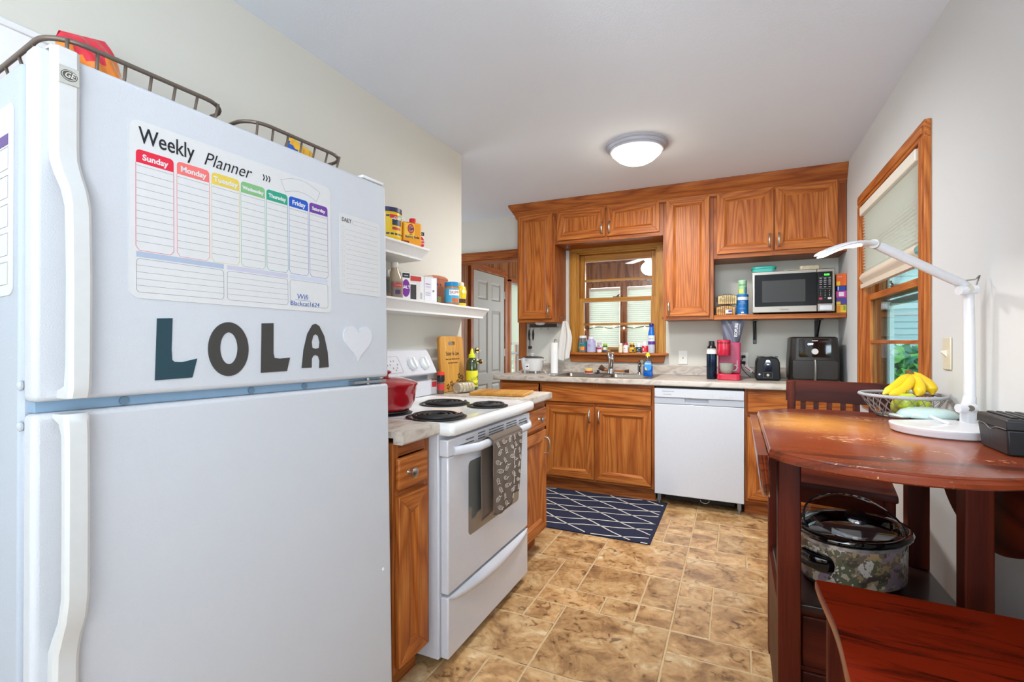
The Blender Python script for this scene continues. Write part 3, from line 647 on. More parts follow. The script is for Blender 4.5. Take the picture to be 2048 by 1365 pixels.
# sink
sk = thing('sink', 'stainless steel double bowl sink set in the back countertop', 'sink', (-.975, 3.94, .914))
def bowl(mb, x0, x1, y0, y1, r, zt, zb):
    rs = []
    for k, (ins, z) in enumerate([(0, zt), (.004, zt-.006), (.012, zb+.03), (.03, zb+.006), (.06, zb)]):
        rs.append([(x, y, z) for x, y in rrect(x0+ins, x1-ins, y0+ins, y1-ins, r)])
    mb.rings(rs, 0, False); mb.add(rs[-1], [tuple(range(len(rs[-1])))])
mb = MB(); X0, X1, Y0, Y1 = -.40, .40, -.24, .235; bl = [(-.365, -.02, -.205, .145), (.02, .365, -.205, .145)]; z = .005
for a, b, c, d in ((X0, X1, Y0, -.205), (X0, X1, .145, Y1), (X0, -.365, -.205, .145), (.365, X1, -.205, .145), (-.02, .02, -.205, .145)): mb.box(a, b, c, d, .0005, z)
for a, b, c, d in bl: bowl(mb, a, b, c, d, .04, z, -.16)
build('basin', mb, SINKM, sk, smooth=40)
for x in (-.19, .19): build('drain', MB().lathe([(.04, -.158), (.042, -.155), (.03, -.154), (.028, -.158)], (x, -.03, 0)), CHROME, sk)
# faucet
fc = thing('faucet', 'chrome single-handle faucet behind the sink', 'faucet', (-.975, 4.13, .919))
build('deck_plate', MB().prism(rrect(-.125, .125, -.028, .028, .026), 0, .006), CHROME, fc, bevel=.002)
build('spout', MB().lathe([(.03, .006), (.026, .02), (.022, .05), (.021, .09)], n=20).tube([(0, -.005, .05), (.012, -.03, .10), (.022, -.06, .15), (.035, -.10, .175), (.045, -.14, .17), (.048, -.155, .145), (.048, -.156, .13)], [.019, .018, .016, .014, .013, .015, .015], 14), CHROME, fc)
build('handle', MB().tube([(0, 0, .085), (-.008, .008, .12), (-.025, .012, .165), (-.03, .008, .20)], [.02, .012, .011, .014], 12), CHROME, fc)
spz = thing('side_sprayer', 'chrome side sprayer standing right of the faucet', 'sprayer', (-.735, 4.13, .919))
build('base', MB().lathe([(.022, 0), (.02, .012), (.014, .02)]), CHROME, spz)
build('spray_head', MB().tube([(0, 0, .015), (0, 0, .06), (.003, -.004, .085), (.012, -.02, .105), (.028, -.045, .112)], [.012, .016, .017, .017, .015], 14), CHROME, spz)
# dishwasher
dw = thing('dishwasher', 'white dishwasher with a grey handle strip under the counter', 'dishwasher', (-.545, 3.672, 0)); W = .594
build('body', MB().box(.004, W-.004, .04, .58, .10, .865), mat('3a3a3c', .6), dw)
build('door_panel', MB().box(0, W, 0, .04, .083, .742), APPL, dw, bevel=.004)
dwp = build('control_panel', MB().box(0, W, -.006, .035, .79, .857), APPL, dw, bevel=.005)
mb = MB()
for i in range(14): mb.box(.055+i*.006, .0585+i*.006, -.0068, -.006, .834, .838)
for i in range(5): mb.box(.066+i*.011, .072+i*.011, -.0068, -.006, .812, .8145)
build('vent_marks', mb, mat('44464a', .5), dwp)
mb = MB()
for x in (.39, .44, .47, .485, .50, .515): mb.box(x, x+.006, -.0068, -.006, .808, .814)
mb.box(.37, .41, -.0066, -.006, .818, .819); mb.box(.44, .53, -.0066, -.006, .8, .801)
build('button_marks', mb, mat('b8bac0', .5), dwp)
mb = MB(); mb.box(0, .21, 0, .035, .745, .788); mb.box(.37, W, 0, .035, .745, .788); mb.box(.21, .37, .018, .035, .745, .788); mb.box(.21, .37, 0, .018, .745, .758); mb.add([(.21, 0, .757), (.37, 0, .757), (.37, .018, .765), (.21, .018, .765)], [(0, 1, 2, 3)])
build('handle_strip', mb, mat('b9bcc4', .35), dw, bevel=.001)
for x in (.03, W-.03): build('leveling_foot', MB().box(x-.012, x+.012, .03, .045, .03, .08).cyl((x, .038, .0), (x, .038, .05), .009), mat('8a8e94', .4, .8), dw)
mb = MB(); mb.box(.06, W-.06, .12, .14, .02, .10); build('base_pan', mb, BLACKM, dw)
build('drip_wire', MB().tube([(.34+.03*math.cos(t), .05, .062-.022*math.sin(t)) for t in [PI*i/12 for i in range(13)]], .0015, 6), WHITE, dw)

# ---------------------------------------------------------------- stove (local x along the left wall)
st = thing('stove', 'white electric coil stove with a towel on its oven handle', 'stove', (-.95, 1.492, 0), 90); W = .772
mb = MB(); mb.box(.0, W, .035, .655, .035, .862)
bod = build('body', mb, APPL, st, bevel=.004)
for z0, z1 in ((.06, .19), (.62, .82)):
    mb = MB(); outline(mb, [(a, b) for a, b in rrect(.055, .075, z0, z1, .009)], 0, .003, .0012)
    mb.v = [(-.0006+(-v[1]-.0)*1.0, v[0], v[2]) for v in mb.v]; build('side_rib', mb, mat('c9cacf', .4), bod)
mb = MB(); mb.box(.012, W-.02, .0, .034, .038, .262); o = build('storage_drawer', mb, APPL, st, bevel=.005)
mb = MB()
def bulge(u, v):
    x = .02+u*(W-.05); zz = .255+.012-(.012+.052*math.sin(PI*u)**.7)*v; return (x, -.001-.022*math.sin(PI*min(1, v*1.0))*math.sin(PI*u)**.5-.002, zz)
mb.grid(bulge, 24, 10); build('drawer_handle', mb, APPL, o, smooth=60)
mb = MB(); od = build('oven_door', MB().box(.012, W-.02, .0, .034, .272, .775), APPL, st, bevel=.006)
mb = MB(); mb.prism(rrect(.158, .638, .437, .728, .02), -.0012, .004, 'xz'); build('door_glass', mb, mat('6b6a66', .08, spec=.8, coat=.5), od)
mb = MB(); mb.prism([(.0, .778), (W-.008, .778), (W-.008, .84), (.0, .84)], -.006, .034, 'xz'); vp = build('vent_panel', mb, APPL, st, bevel=.005)
mb = MB()
def slot(x0, x1, z): mb.box(x0, x1, -.0072, -.006, z-.0024, z+.0024)
for x0, x1, zz in ((.07, .19, (.806,)), (.13, .19, (.820,)), (.225, .285, (.806, .816, .828)), (.32, .46, (.804, .815, .826)), (.49, .60, (.804, .815, .826)), (.63, .72, (.806, .818)), ):
    for z in zz: slot(x0, x1, z)
build('vent_slots', mb, mat('6c6a68', .6), vp)
mb = MB(); P = []
for i in range(21):
    t = i/20; P.append((.04+t*(W-.07), -.006-.048*min(1, math.sin(PI*t)*2.2)**.8, .795))
mb.tube(P, [.017]*21, 14, flat=.75); hd = build('door_handle', mb, APPL, od, smooth=60)
# cooktop
mb = MB(); 
mb.rings([[(x, y, z) for x, y in rrect(-.004+i, W+.004-i, -.03+i, .60, .02)] for i, z in ((.006, .856), (0, .866), (0, .885), (.006, .896), (.016, .901), (.03, .8985))], 0, True)
ck = build('cooktop', mb, mat('ecebe9', .12, coat=.5), st, smooth=50)
def burner(x, y, r, lb=None):
    mb = MB(); mb.lathe([(r+.012, .899), (r+.014, .903), (r+.004, .905), (r-.004, .899), (r*.3, .890), (.002, .890)], (x, y, 0), 40)
    o = build('drip_pan', mb, mat('242426', .35, .6), ck)
    build('pan_liner', MB().lathe([(r-.002, .9005), (r*.3, .8915), (.002, .8912)], (x, y, 0), 36, caps=False), mat('a39c94', .25, .8), o, smooth=60)
    mb = MB(); T = 3.9 if r > .085 else 3.1; P = []
    for i in range(int(T*26)+1):
        a = i/26*2*PI; q = .022+(r-.026)*(i/(T*26)); P.append((x+q*math.cos(a), y+q*math.sin(a), .909))
    mb.tube(P, .0056, 7); build('heating_coil', mb, mat('1c1b1b', .5), o)
burner(.125, .126, .106); burner(.50, .095, .082); burner(.48, .315, .106); burner(.125, .37, .09)
# backguard
mb = MB(); prof = [(.655, .901), (.665, 1.15), (.645, 1.158), (.62, 1.150), (.60, 1.12), (.560, 1.045), (.552, 1.025), (.575, 1.015), (.61, 1.012), (.61, .99), (.585, .985), (.585, .901)]
mb.prism([(a, b) for a, b in prof], .0, W, 'yz'); bg = build('backguard', mb, APPL, st, bevel=.004)
build('trim_strip', MB().box(.01, W-.01, .6085, .6098, .992, 1.011), mat('9da2aa', .3, .5), bg)
tl = math.atan2(.04, .075)
def BGM(x, t): # on the slanted face; t 0..1 up the face
    y = .560+.040*t-.001; z = 1.045+.075*t; return Matrix.Translation((x, y, z)) @ Matrix.Rotation(PI/2-math.atan2(.04, .075), 4, 'X')
mb = MB(); mb.M = BGM(.335, .5); outline(mb, rrect(-.24, .15, -.045, .045, .012), 0, .0016, .0008, 0, 'xy'); 
mb.v = mb.v; build('panel_outline', mb, mat('a9a9ae', .5), bg)
mb = MB(); mb.M = BGM(.335, .5); mb.box(-.03, .05, -.005, .025, 0, .0008); build('clock_display', mb, mat('3a2c20', .2), bg)
mb = MB()
mb.M = BGM(.335, .5)
for x, y in ((.085, .02), (.105, .02), (.085, -.018), (.115, -.018), (.07, 0), (.125, 0), (.10, -.03)): mb.box(x-.003, x+.003, y-.004, y+.004, 0, .0006)
for y in (-.015, -.022, -.03): mb.box(-.02, .02, y, y+.0015, 0, .0006)
build('button_marks', mb, mat('8a8a90', .5), bg)
for x in (.575, .680):
    mb = MB(); mb.M = BGM(x, .45); mb.lathe([(.033, 0), (.031, .014), (.028, .018), (.002, .018)], n=24); mb.box(-.005, .005, -.028, .028, .014, .028); build('control_knob', mb, WHITE, bg)
    mb = MB(); mb.M = BGM(x, .45)
    for k in range(12):
        a = R(-60+k*27); mb.box(.040*math.sin(a)-.0012, .040*math.sin(a)+.0012, .040*math.cos(a)-.0012, .040*math.cos(a)+.0012, 0, .0006)
    build('dial_marks', mb, mat('606066', .5), bg)
mb = MB(); mb.text('Estate', .018, Matrix.Translation((.30, .5545, 1.034)) @ Matrix.Rotation(R(72), 4, 'X'), bold=.0004); mb.v = [(x, y-.0016, z) for x, y, z in mb.v]; build('badge', mb, mat('33333a', .5), bg)
# dish towel over the oven handle
def tow(u, v):
    x = .245+.26*u; w1 = .006*math.sin(u*9+.6)+.003*math.sin(u*23); 
    s = v*.62
    if s < .06: ang = s/.06*PI; z = .795+.024*math.sin(ang); y = -.054+.026*math.cos(ang)*1; 
    elif s < .37: z = .795-(s-.06); y = -.080-.004+w1*(s-.06)*3
    return (x-.02*math.sin(u*PI)*0, y, z)
def tw(side):
    def f(u, v):
        narrow = 1-.16*v if side == 'f' else 1-.1*v
        x = .222+(.285*(u-.5)*narrow+.1425)+(0.0 if side == 'f' else -.012)
        wv = (.010*math.sin(u*8.5+.7)+.005*math.sin(u*19+1))*min(1, v*2.5)
        L_ = (.305-.035*u if side == 'f' else .325-.05*u)
        if side == 'f': return (x, -.078-.006*math.sin(v*PI)+wv, .803-L_*v-.012*math.sin(u*PI*2)*v)
        return (x, -.031+wv*.5, .803-L_*v)
    return f
mb = MB(); mb.grid(tw('f'), 28, 24); mb.grid(tw('b'), 28, 24)
A, B = tw('f'), tw('b')
def over(u, v):
    a = Vector(A(u, 0)); b = Vector(B(u, 0)); p = a.lerp(b, v); p.z += .018*math.sin(PI*v); return tuple(p)
mb.grid(over, 28, 6)
def m_towel():
    m, nt, b, N, L = newmat('brown_fish_print_cloth')
    b.inputs['Roughness'].default_value = .95; b.inputs['Base Color'].default_value = lin('6e5f54')
    tc = N('ShaderNodeTexCoord'); n = N('ShaderNodeTexNoise'); n.inputs['Scale'].default_value = 400; bp = N('ShaderNodeBump'); bp.inputs['Strength'].default_value = .5; bp.inputs['Distance'].default_value = .002
    L(tc.outputs['Object'], n.inputs['Vector']); L(n.outputs['Fac'], bp.inputs['Height']); L(bp.outputs[0], b.inputs['Normal']); return m
tr = thing('dish_towel', 'brown dish towel printed with white fish hanging on the oven handle', 'towel', (-.95, 1.492, 0), 90)
tb = build('cloth', mb, m_towel(), tr, smooth=180); so = tb.modifiers.new('s', 'SOLIDIFY'); so.thickness = .003
mb = MB(); rn = random.Random(8); FA = tw('f')
def onf(u, v): p = FA(min(.98, max(.02, u)), min(.98, max(.0, v))); return (p[0], p[1]-.0022, p[2])
for i in range(5):
    for j in range(8):
        cu, cv = .12+.19*i+.05*(j % 2), .06+.122*j; a = R([65, 20, -60, 80, 35][(i+2*j) % 5]); Lx = .085
        ring = []
        for k in range(15):
            t = 2*PI*k/14; q = Lx*math.cos(t)*.8; h = .022*math.sin(t)*1.2
            ring.append((cu+q*math.cos(a)*.9-h*math.sin(a), cv+q*math.sin(a)*.55+h*math.cos(a)))
        mb.tube([onf(*p) for p in ring], .0009, 4)
        mb.tube([onf(cu+Lx*.75*math.cos(a), cv+Lx*.42*math.sin(a)), onf(cu+Lx*1.1*math.cos(a+.35), cv+Lx*.6*math.sin(a+.35))], .0012, 4)
        mb.tube([onf(cu+Lx*.75*math.cos(a), cv+Lx*.42*math.sin(a)), onf(cu+Lx*1.1*math.cos(a-.35), cv+Lx*.6*math.sin(a-.35))], .0012, 4)
        for k in range(3): mb.tube([onf(cu+.02*k-.03, cv-.018), onf(cu+.02*k-.02, cv+.018)], .0008, 4)
build('fish_print', mb, mat('cfc6bc', .9), tb)
# ---------------------------------------------------------------- fridge (local x toward the stove, front looks toward -y)
FW = .844
yaw, roll, lean = .0695, .0121, .0305
A = Vector((-math.sin(yaw)*math.cos(roll), -math.cos(yaw)*math.cos(roll), math.sin(roll)))
X_ = -A; Z_ = Vector((math.sin(yaw)*math.sin(roll)-math.sin(lean)*math.cos(yaw), math.cos(yaw)*math.sin(roll), math.cos(roll)))
Z_ = (Z_-X_*Z_.dot(X_)).normalized(); Y_ = Z_.cross(X_)
FM = Matrix.Identity(4)
for i in range(3): FM[i][0] = X_[i]; FM[i][1] = Y_[i]; FM[i][2] = Z_[i]
FM.translation = Vector((-.9741, 1.2255, 0))+A*FW
def froot(name, label, cat, local, group=None):
    r = thing(name, label, cat, group=group); r.matrix_basis = FM @ Matrix.Translation(local); return r
fr = froot('refrigerator', 'white top-freezer refrigerator covered with magnetic planners and letters', 'refrigerator', (0, 0, 0))
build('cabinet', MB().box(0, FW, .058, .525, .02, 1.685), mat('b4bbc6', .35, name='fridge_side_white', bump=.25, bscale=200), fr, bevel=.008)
build('gasket', MB().box(.012, FW-.012, .040, .058, 1.095, 1.69).box(.012, FW-.012, .040, .058, .06, 1.06), mat('9aa3ad', .6), fr)
d1_ = build('freezer_door', MB().box(0, FW, 0, .042, 1.087, 1.699), FRW, fr, bevel=.010, seg=4)
d2_ = build('fridge_door', MB().box(0, FW, 0, .042, .06, 1.067), FRW, fr, bevel=.010, seg=4)
build('door_divider', MB().box(.012, FW-.012, .028, .058, 1.0675, 1.0865), mat('8ba7bf', .5), fr)
for x in (.14, .40, .55): build('divider_screw', MB().cyl((x, .0285, 1.077), (x, .024, 1.077), .008), mat('6d8597', .5), fr)
build('hinge', MB().box(FW-.14, FW-.01, .002, .05, 1.0715, 1.0795).cyl((FW-.07, .02, 1.066), (FW-.07, .02, 1.088), .007), mat('9a9da0', .4, .7), fr)
build('toe_grille', MB().box(.01, FW-.01, .04, .06, .01, .055), mat('8b8f94', .6), fr)
for z in (1.115, 1.045): build('side_cap', MB().ball((-.0, .05, z), .006, .007, .009, 10), mat('b9bdc3', .4), fr)
build('hinge_cap', MB().box(FW-.10, FW-.01, .0, .09, 1.699, 1.708), WHITE, fr, bevel=.003)
build('door_dot', MB().ball((FW-.037, -.0, .494), .005, .003, .005, 10), WHITE, d2_)
def hnd(name, prof, parent):
    """prof: list of (z, y_front, y_back, x0, x1)"""
    mb = MB(); rs = []
    for z, yf, yb, a, b in prof:
        r = min(.006, (yb-yf)*.3)
        rs.append([(a+r, yf, z), (b-r, yf, z), (b, yf+r, z), (b, yb, z), (a, yb, z), (a, yf+r, z)])
    mb.rings(rs, 0, True); return build(name, mb, mat('cfcfcd', .3, coat=.3), parent, smooth=40)
x0, x1 = FW-.815, FW-.782
h1 = hnd('handle', [(1.706, -.012, .03, .020, .056), (1.70, -.022, .0, .0195, .056), (1.66, -.024, .0, .0195, .0555), (1.58, -.024, .0, .0195, .055), (1.53, -.024, .0, .0195, .055), (1.505, -.026, -.001, .0195, .055), (1.48, -.034, -.012, .022, .057), (1.45, -.046, -.026, .027, .060), (1.42, -.051, -.033, .030, .062), (1.30, -.053, -.036, .031, .063), (1.15, -.052, -.034, .031, .063), (1.113, -.051, -.028, .031, .063), (1.105, -.05, .0, .031, .063), (1.092, -.045, .0, .031, .063)], d1_)
h2 = hnd('handle', [(1.066, -.045, .0, .025, .059), (1.060, -.050, .0, .025, .060), (1.050, -.051, -.026, .025, .060), (1.03, -.052, -.034, .026, .060), (.90, -.053, -.036, .026, .060), (.76, -.052, -.035, .026, .060), (.72, -.046, -.028, .024, .059), (.69, -.034, -.012, .022, .057), (.665, -.027, -.001, .020, .056), (.64, -.025, 0, .020, .055), (.50, -.024, 0, .020, .055), (.30, -.022, 0, .025, .063), (.27, -.01, 0, .026, .062)], d2_)
mb = MB(); mb.box(.0235, .0525, -.0265, -.0235, 1.636, 1.667, 0)
lg = build('logo_plate', mb, mat('cfcdc4', .3, .5), h1, bevel=.001)
mb = MB(); ell = [(.038+.0115*math.cos(2*PI*i/28), 1.6515+.0095*math.sin(2*PI*i/28)) for i in range(28)]; mb.prism(ell, -.0272, -.0265, 'xz', 0)
mb.text('GE', .0135, TF(.038, -.0272, 1.6515), 1, shear=.3, bold=.0001, sx=.85)
outline(mb, [(.038+(x-.038)*.86, 1.6515+(z-1.6515)*.84) for x, z in ell], -.0272, .0007, .0002, 1)
build('logo', mb, [mat('55524c', .4), mat('dcd9cf', .4)], lg)
# magnetic things (thin boards standing on the door)
def mag(name, label, cat, x, z, group=None): return froot(name, label, cat, (x, -.0002, z), group)
WB = mat('d6d5d4', .3, coat=.2)
INK = mat('1d1c20', .5)
pl_ = mag('weekly_planner', 'large magnetic weekly planner board on the freezer door', 'planner', FW-.707, 1.276); PW, PH = .482, .352
bd = build('board', MB().prism(rrect(0, PW, 0, PH, .018), -.0015, 0, 'xz'), WB, pl_)
cols = [('Sunday', 'dc2440', .011, .077), ('Monday', 'e8706c', .083, .147), ('Tuesday', 'dcc050', .152, .213), ('Wednesday', '7fb27a', .217, .276), ('Thursday', '2a9a7c', .280, .337), ('Friday', '1c55b8', .341, .397), ('Saturday', '6b3a96', .401, .459)]
cols = [(a, b, c*1.027, d*1.027) for a, b, c, d in cols]
y_ = -.0016
for nm, hx, a, b in cols:
    mb = MB(); c = (b-a)*.5; r = .008
    poly = [(b-r+r*math.cos(R(t)), .294-r+r*math.sin(R(t))) for t in range(0, 91, 15)]+[(a+r+r*math.cos(R(t)), .294-r+r*math.sin(R(t))) for t in range(90, 181, 15)]+[(a, .268), (b, .268)]
    mb.prism(poly, y_-.0003, y_, 'xz', 0); outline(mb, [(a, .268), (a, .102), (a+.006, .094), (b-.006, .094), (b, .102), (b, .268)], y_, .0007, .0002, 0)
    sz = {'Wednesday': .0112, 'Saturday': .0125, 'Thursday': .0128}.get(nm, .0165)
    mb.text(nm, sz, TF((a+b)/2, y_-.0003, .2795), 1, bold=.0005, sx=.98)
    build('day_column', mb, [mat(hx, .35), WB], bd)
mb = MB()
for nm, hx, a, b in cols:
    for k in range(11): zz = .262-k*.0150; mb.box(a+.001, b-.001, y_-.0002, y_, zz-.00035, zz+.00035)
def lines(x0, x1, z0, z1, n):
    outline(mb, rrect(x0, x1, z0, z1, .007), y_, .0008, .0002)
    for k in range(1, n): zz = z0+(z1-z0)*k/n; mb.box(x0, x1, y_-.0002, y_, zz-.0003, zz+.0003)
lines(.012, .182, .012, .078, 5); lines(.190, .345, .012, .078, 5); lines(.351, .470, .012, .078, 1)
P = [(.355+.085*t/8, .300+.018*math.sin(PI*(t/8*.8+.15))) for t in range(9)]
arc = [(.327+.12*k/10, .329+.016*math.sin(PI*k/10)) for k in range(11)]+[(.435-.095*k/10, .301+.012*math.sin(PI*k/10)) for k in range(11)]
build('ruled_lines', mb, mat('8d8f95', .5), bd)
mb = MB(); outline(mb, arc, y_, .0007, .0002); build('banner_outline', mb, mat('8d8f95', .5), bd)
build('grey_band', MB().box(.012, .182, y_-.0002, y_, .081, .092), mat('a9b4c8', .4), bd)
build('grey_band', MB().box(.190, .345, y_-.0002, y_, .081, .091), mat('c2c0d0', .4), bd)
build('grey_band', MB().box(.351, .470, y_-.0002, y_, .081, .091), mat('c6cbd8', .4), bd)
mb = MB(); mb.text('Weekly', .046, TF(.068, y_-.0003, .322), 0, bold=.0003, sx=.72, shear=.0); build('title_lettering', mb, INK, bd)
mb = MB(); mb.text('Planner', .042, TF(.192, y_-.0003, .318), 0, bold=-.0002, sx=.85, shear=.35)
build('title_lettering', mb, INK, bd); mb = MB()
for k in range(3):
    x = .278+k*.0075; mb.prism([(x, .327), (x+.003, .327), (x+.006, .3195), (x+.003, .312), (x, .312), (x+.003, .3195)], y_-.0003, y_, 'xz')
build('chevrons', mb, INK, bd)
mb = MB(); mb.text('Wifi', .020, TF(.388, y_-.0003, .036), 0, bold=-.0002, shear=.1); mb.text('Blackcat1624', .0165, TF(.396, y_-.0003, .018), 0, bold=-.0001, sx=1.02, shear=.1); mb.box(.366, .412, y_-.0003, y_, .027, .0277)
build('handwriting', mb, mat('3c5a9c', .5), bd)
dl_ = mag('list_board', 'narrow magnetic daily list board right of the weekly planner', 'list board', FW-.193, 1.338); 
bd = build('board', MB().prism(rrect(0, .160, 0, .230, .008), -.0012, 0, 'xz'), WB, dl_)
mb = MB()
for k in range(13): zz = .185-k*.0142; mb.box(.022, .150, -.0014, -.0012, zz-.0003, zz+.0003); outline(mb, [(.012+.0045*math.cos(t), zz+.006+.0045*math.sin(t)) for t in [2*PI*i/12 for i in range(12)]], -.0012, .0004, .0001)
outline(mb, rrect(.048, .150, .205, .217, .006), -.0012, .0006, .0002)
build('ruled_lines', mb, mat('a2a4a8', .5), bd)
build('title_lettering', MB().text('DAILY', .017, TF(.026, -.0015, .212), sx=.75), INK, bd)
# letters and heart
def arcp(cx, cz, rx, rz, a0, a1, n=24): return [(cx+rx*math.cos(R(a0+(a1-a0)*i/n)), cz+rz*math.sin(R(a0+(a1-a0)*i/n))) for i in range(n+1)]
def ringpoly(mb, outer, inner, y0, y1, mi=0):
    n = len(outer); v = [(x, y, z) for y in (y0, y1) for P in (outer, inner) for x, z in P]; f = []
    for i in range(n):
        j = (i+1) % n
        f += [(i, j, n+j, n+i), (2*n+i, 3*n+i, 3*n+j, 2*n+j), (i, 2*n+i, 2*n+j, j), (n+i, n+j, 3*n+j, 3*n+i)]
    mb.add(v, f, mi)
def letL(hexc): return [(0, .125), (.03, .130), (.027, .04), (.030, .034), (.046, .034), (.077, .046), (.072, .0), (.0, -.004), (-.006, .0), (-.004, .05)]
LC = mat('3c3a37', .55); LT = mat('1e3f4a', .45)
lets = [('teal edged dark cut-out letter L, first of the name on the freezer door', FW-.663, 'L', LT), ('dark cut-out letter O on the freezer door', FW-.560, 'O', LC), ('dark cut-out letter L standing between the O and the A', FW-.437, 'M', LC), ('dark cut-out letter A beside the white heart', FW-.323, 'A', LC)]
for lb, x, k, mt in lets:
    r = mag('letter_magnet', lb, 'letter', x, 1.116, 'letters on the freezer door'); mb = MB()
    if k == 'L': mb.prism([(a*1.0, b) for a, b in [(.004, .122), (.032, .124), (.030, .06), (.031, .038), (.036, .034), (.050, .033), (.080, .040), (.070, .0), (.0, -.002)]], -.002, 0, 'xz')
    if k == 'M': mb.prism([(.003, .122), (.034, .124), (.033, .05), (.036, .038), (.050, .036), (.079, .038), (.070, .004), (.0, .003)], -.002, 0, 'xz')
    if k == 'O': ringpoly(mb, arcp(.046, .060, .046, .061, 0, 352.8, 49), arcp(.046, .062, .020, .036, 0, 352.8, 49), -.002, 0)
    if k == 'A':
        out = [(.0, .010), (.006, .058), (.018, .100), (.034, .124), (.044, .128), (.056, .122), (.072, .095), (.083, .05), (.086, .010), (.055, .008), (.056, .028), (.052, .040), (.044, .044), (.036, .042), (.031, .034), (.030, .010)]
        inn = arcp(.044, .078, .013, .022, 0, 345, 23)
        # split around the counter: left half, right half, bridge
        mb.prism([(.0, .010), (.006, .058), (.018, .100), (.034, .124), (.044, .128), (.044, .100), (.036, .095), (.031, .078), (.033, .063), (.044, .060), (.044, .044), (.036, .042), (.031, .034), (.030, .010)], -.002, 0, 'xz')
        mb.prism([(.044, .128), (.056, .122), (.072, .095), (.083, .05), (.086, .010), (.055, .008), (.056, .028), (.052, .040), (.044, .044), (.044, .060), (.055, .063), (.057, .078), (.052, .095), (.044, .100)], -.002, 0, 'xz')
    build('letter', mb, mt, r)
ht = mag('heart_magnet', 'white cut-out heart at the end of the letters on the freezer door', 'heart', FW-.130, 1.143)
pts = []
for i in range(40):
    t = 2*PI*i/40; pts.append((.0034*16*math.sin(t)**3, .0445+.0034*(13*math.cos(t)-5*math.cos(2*t)-2*math.cos(3*t)-math.cos(4*t))*1.05+.013))
build('heart', MB().prism([(a*1.02, b) for a, b in pts], -.0045, 0, 'xz'), mat('d8d8dc', .5), ht)
# calendar on the fridge side that faces the camera
cal = froot('calendar_board', 'white magnetic monthly calendar on the near side of the fridge', 'calendar', (-.0002, .085, 1.275))
bd = build('board', MB().prism(rrect(0, .47, 0, .345, .016), -.0015, 0, 'yz'), WB, cal)
mb = MB()
for k in range(5): outline(mb, [(.022, .02+k*.052), (.45, .02+k*.052), (.45, .06+k*.052), (.022, .06+k*.052)], 0, .0008, .0002)
mb.v = [(-.0017+v[1]*0, v[0], v[2]) for v in mb.v]; build('ruled_lines', mb, mat('8d8f95', .5), bd)
build('purple_header', MB().box(-.0019, -.0015, .022, .085, .272, .292), mat('5d3f86', .4), bd)
# wire baskets on top of the fridge
def basket(lb, x0, x1, group):
    r = froot('wire_basket', lb, 'basket', ((x0+x1)/2, .30, 1.6855), group); L, D, Hh = (x1-x0)/2, .185, .105
    def loop(ins, z, rr): return [(x, y, z) for x, y in rrect(-L+ins, L-ins, -D+ins, D-ins, rr, 6)]
    mb = MB(); mb.tube(loop(0, Hh, .06), .0052, 8, closed=True); build('rim', mb, BRONZE, r, smooth=180)
    mb = MB(); mb.tube(loop(.014, .055, .055), .0025, 6, closed=True); mb.tube(loop(.03, .004, .05), .003, 6, closed=True)
    for k in range(-3, 4): mb.tube([(k*L/4.2, -D+.03, .004), (k*L/4.2, D-.03, .004)], .002, 5)
    n = 7
    for k in range(n):
        x = -L*.84+2*L*.84*k/(n-1)
        for s in (-1, 1): mb.tube([(x, s*D, Hh), (x*.97, s*(D-.014), .055), (x*.94, s*(D-.03), .004)], .0034, 6)
    for k in range(4):
        y = -D*.6+1.2*D*k/3
        for s in (-1, 1): mb.tube([(s*L, y, Hh), (s*(L-.014), y*.97, .055), (s*(L-.03), y*.94, .004)], .0034, 6)
    build('wire_grid', mb, BRONZE, r, smooth=180)
    mb = MB(); mb.tube([(L-.012, -D+.06+.01*math.cos(t), Hh-.016+.011*math.sin(t)) for t in [2*PI*i/12 for i in range(12)]], .002, 5, closed=True); build('ring_handle', mb, BRONZE, r)
    return r
basket('bronze wire basket on the near end of the fridge top holding a red chip bag', .055, .405, 'baskets on the fridge')
basket('bronze wire basket on the far end of the fridge top holding a yellow bag', .455, .785, 'baskets on the fridge')
def bag(name, lb, x, y, z, rx, rz, mats_, rot, seed, th=.97):
    r = froot(name, lb, 'snack bag', (x, y, z)); rn = random.Random(seed); mb = MB()
    M0 = Matrix.Rotation(R(rot), 4, 'Y')
    nu, nv = 18, 14
    ph = [rn.uniform(0, 6) for _ in range(6)]
    def surf(sg):
        def f(u, v):
            X = (u-.5)*2*rx; Zz = v*rz*2; puff = (math.sin(PI*u)**.5)*(math.sin(PI*v)**.6)*.038
            cr = .0045*math.sin(u*21+ph[0]+v*7)+.004*math.sin(v*26+ph[1]-u*9)
            return tuple(M0 @ Vector((X*(1-.12*math.sin(PI*v)-.35*v**9), sg*(puff+cr*min(1, puff*60)), Zz)))
        return f
    for sg in (-1, 1):
        o = len(mb.f); mb.grid(surf(sg), nu, nv)
        for i in range(nu):
            for j in range(nv):
                v = (j+.5)/nv; u = (i+.5)/nu
                mb.m[o+i*nv+j] = (1 if v+.25*math.sin(u*3) > th else (2 if abs(u-.5) < .2 and .25 < v < .5 else 0))
    build('wrapper', mb, mats_, r, smooth=180); return r
rb = bag('chip_bag', 'orange and red glossy chip bag lying in the near fridge basket', .250, .35, 1.70, .070, .122, [mat('e8800e', .15, coat=.6), mat('d81830', .15, coat=.6), mat('f0b020', .15, coat=.6)], -14, 2)
yb = bag('chip_bag', 'yellow and blue snack bag lying in the far fridge basket', .68, .25, 1.694, .060, .080, [mat('1a50b0', .2, coat=.5), mat('f0b418', .2, coat=.5), mat('e06820', .2, coat=.5)], 16, 3, .86)
cb = bag('plastic_bag', 'crumpled clear plastic bag behind the yellow snack bag', .56, .36, 1.693, .08, .062, [CLEAR, CLEAR, CLEAR], 0, 7)
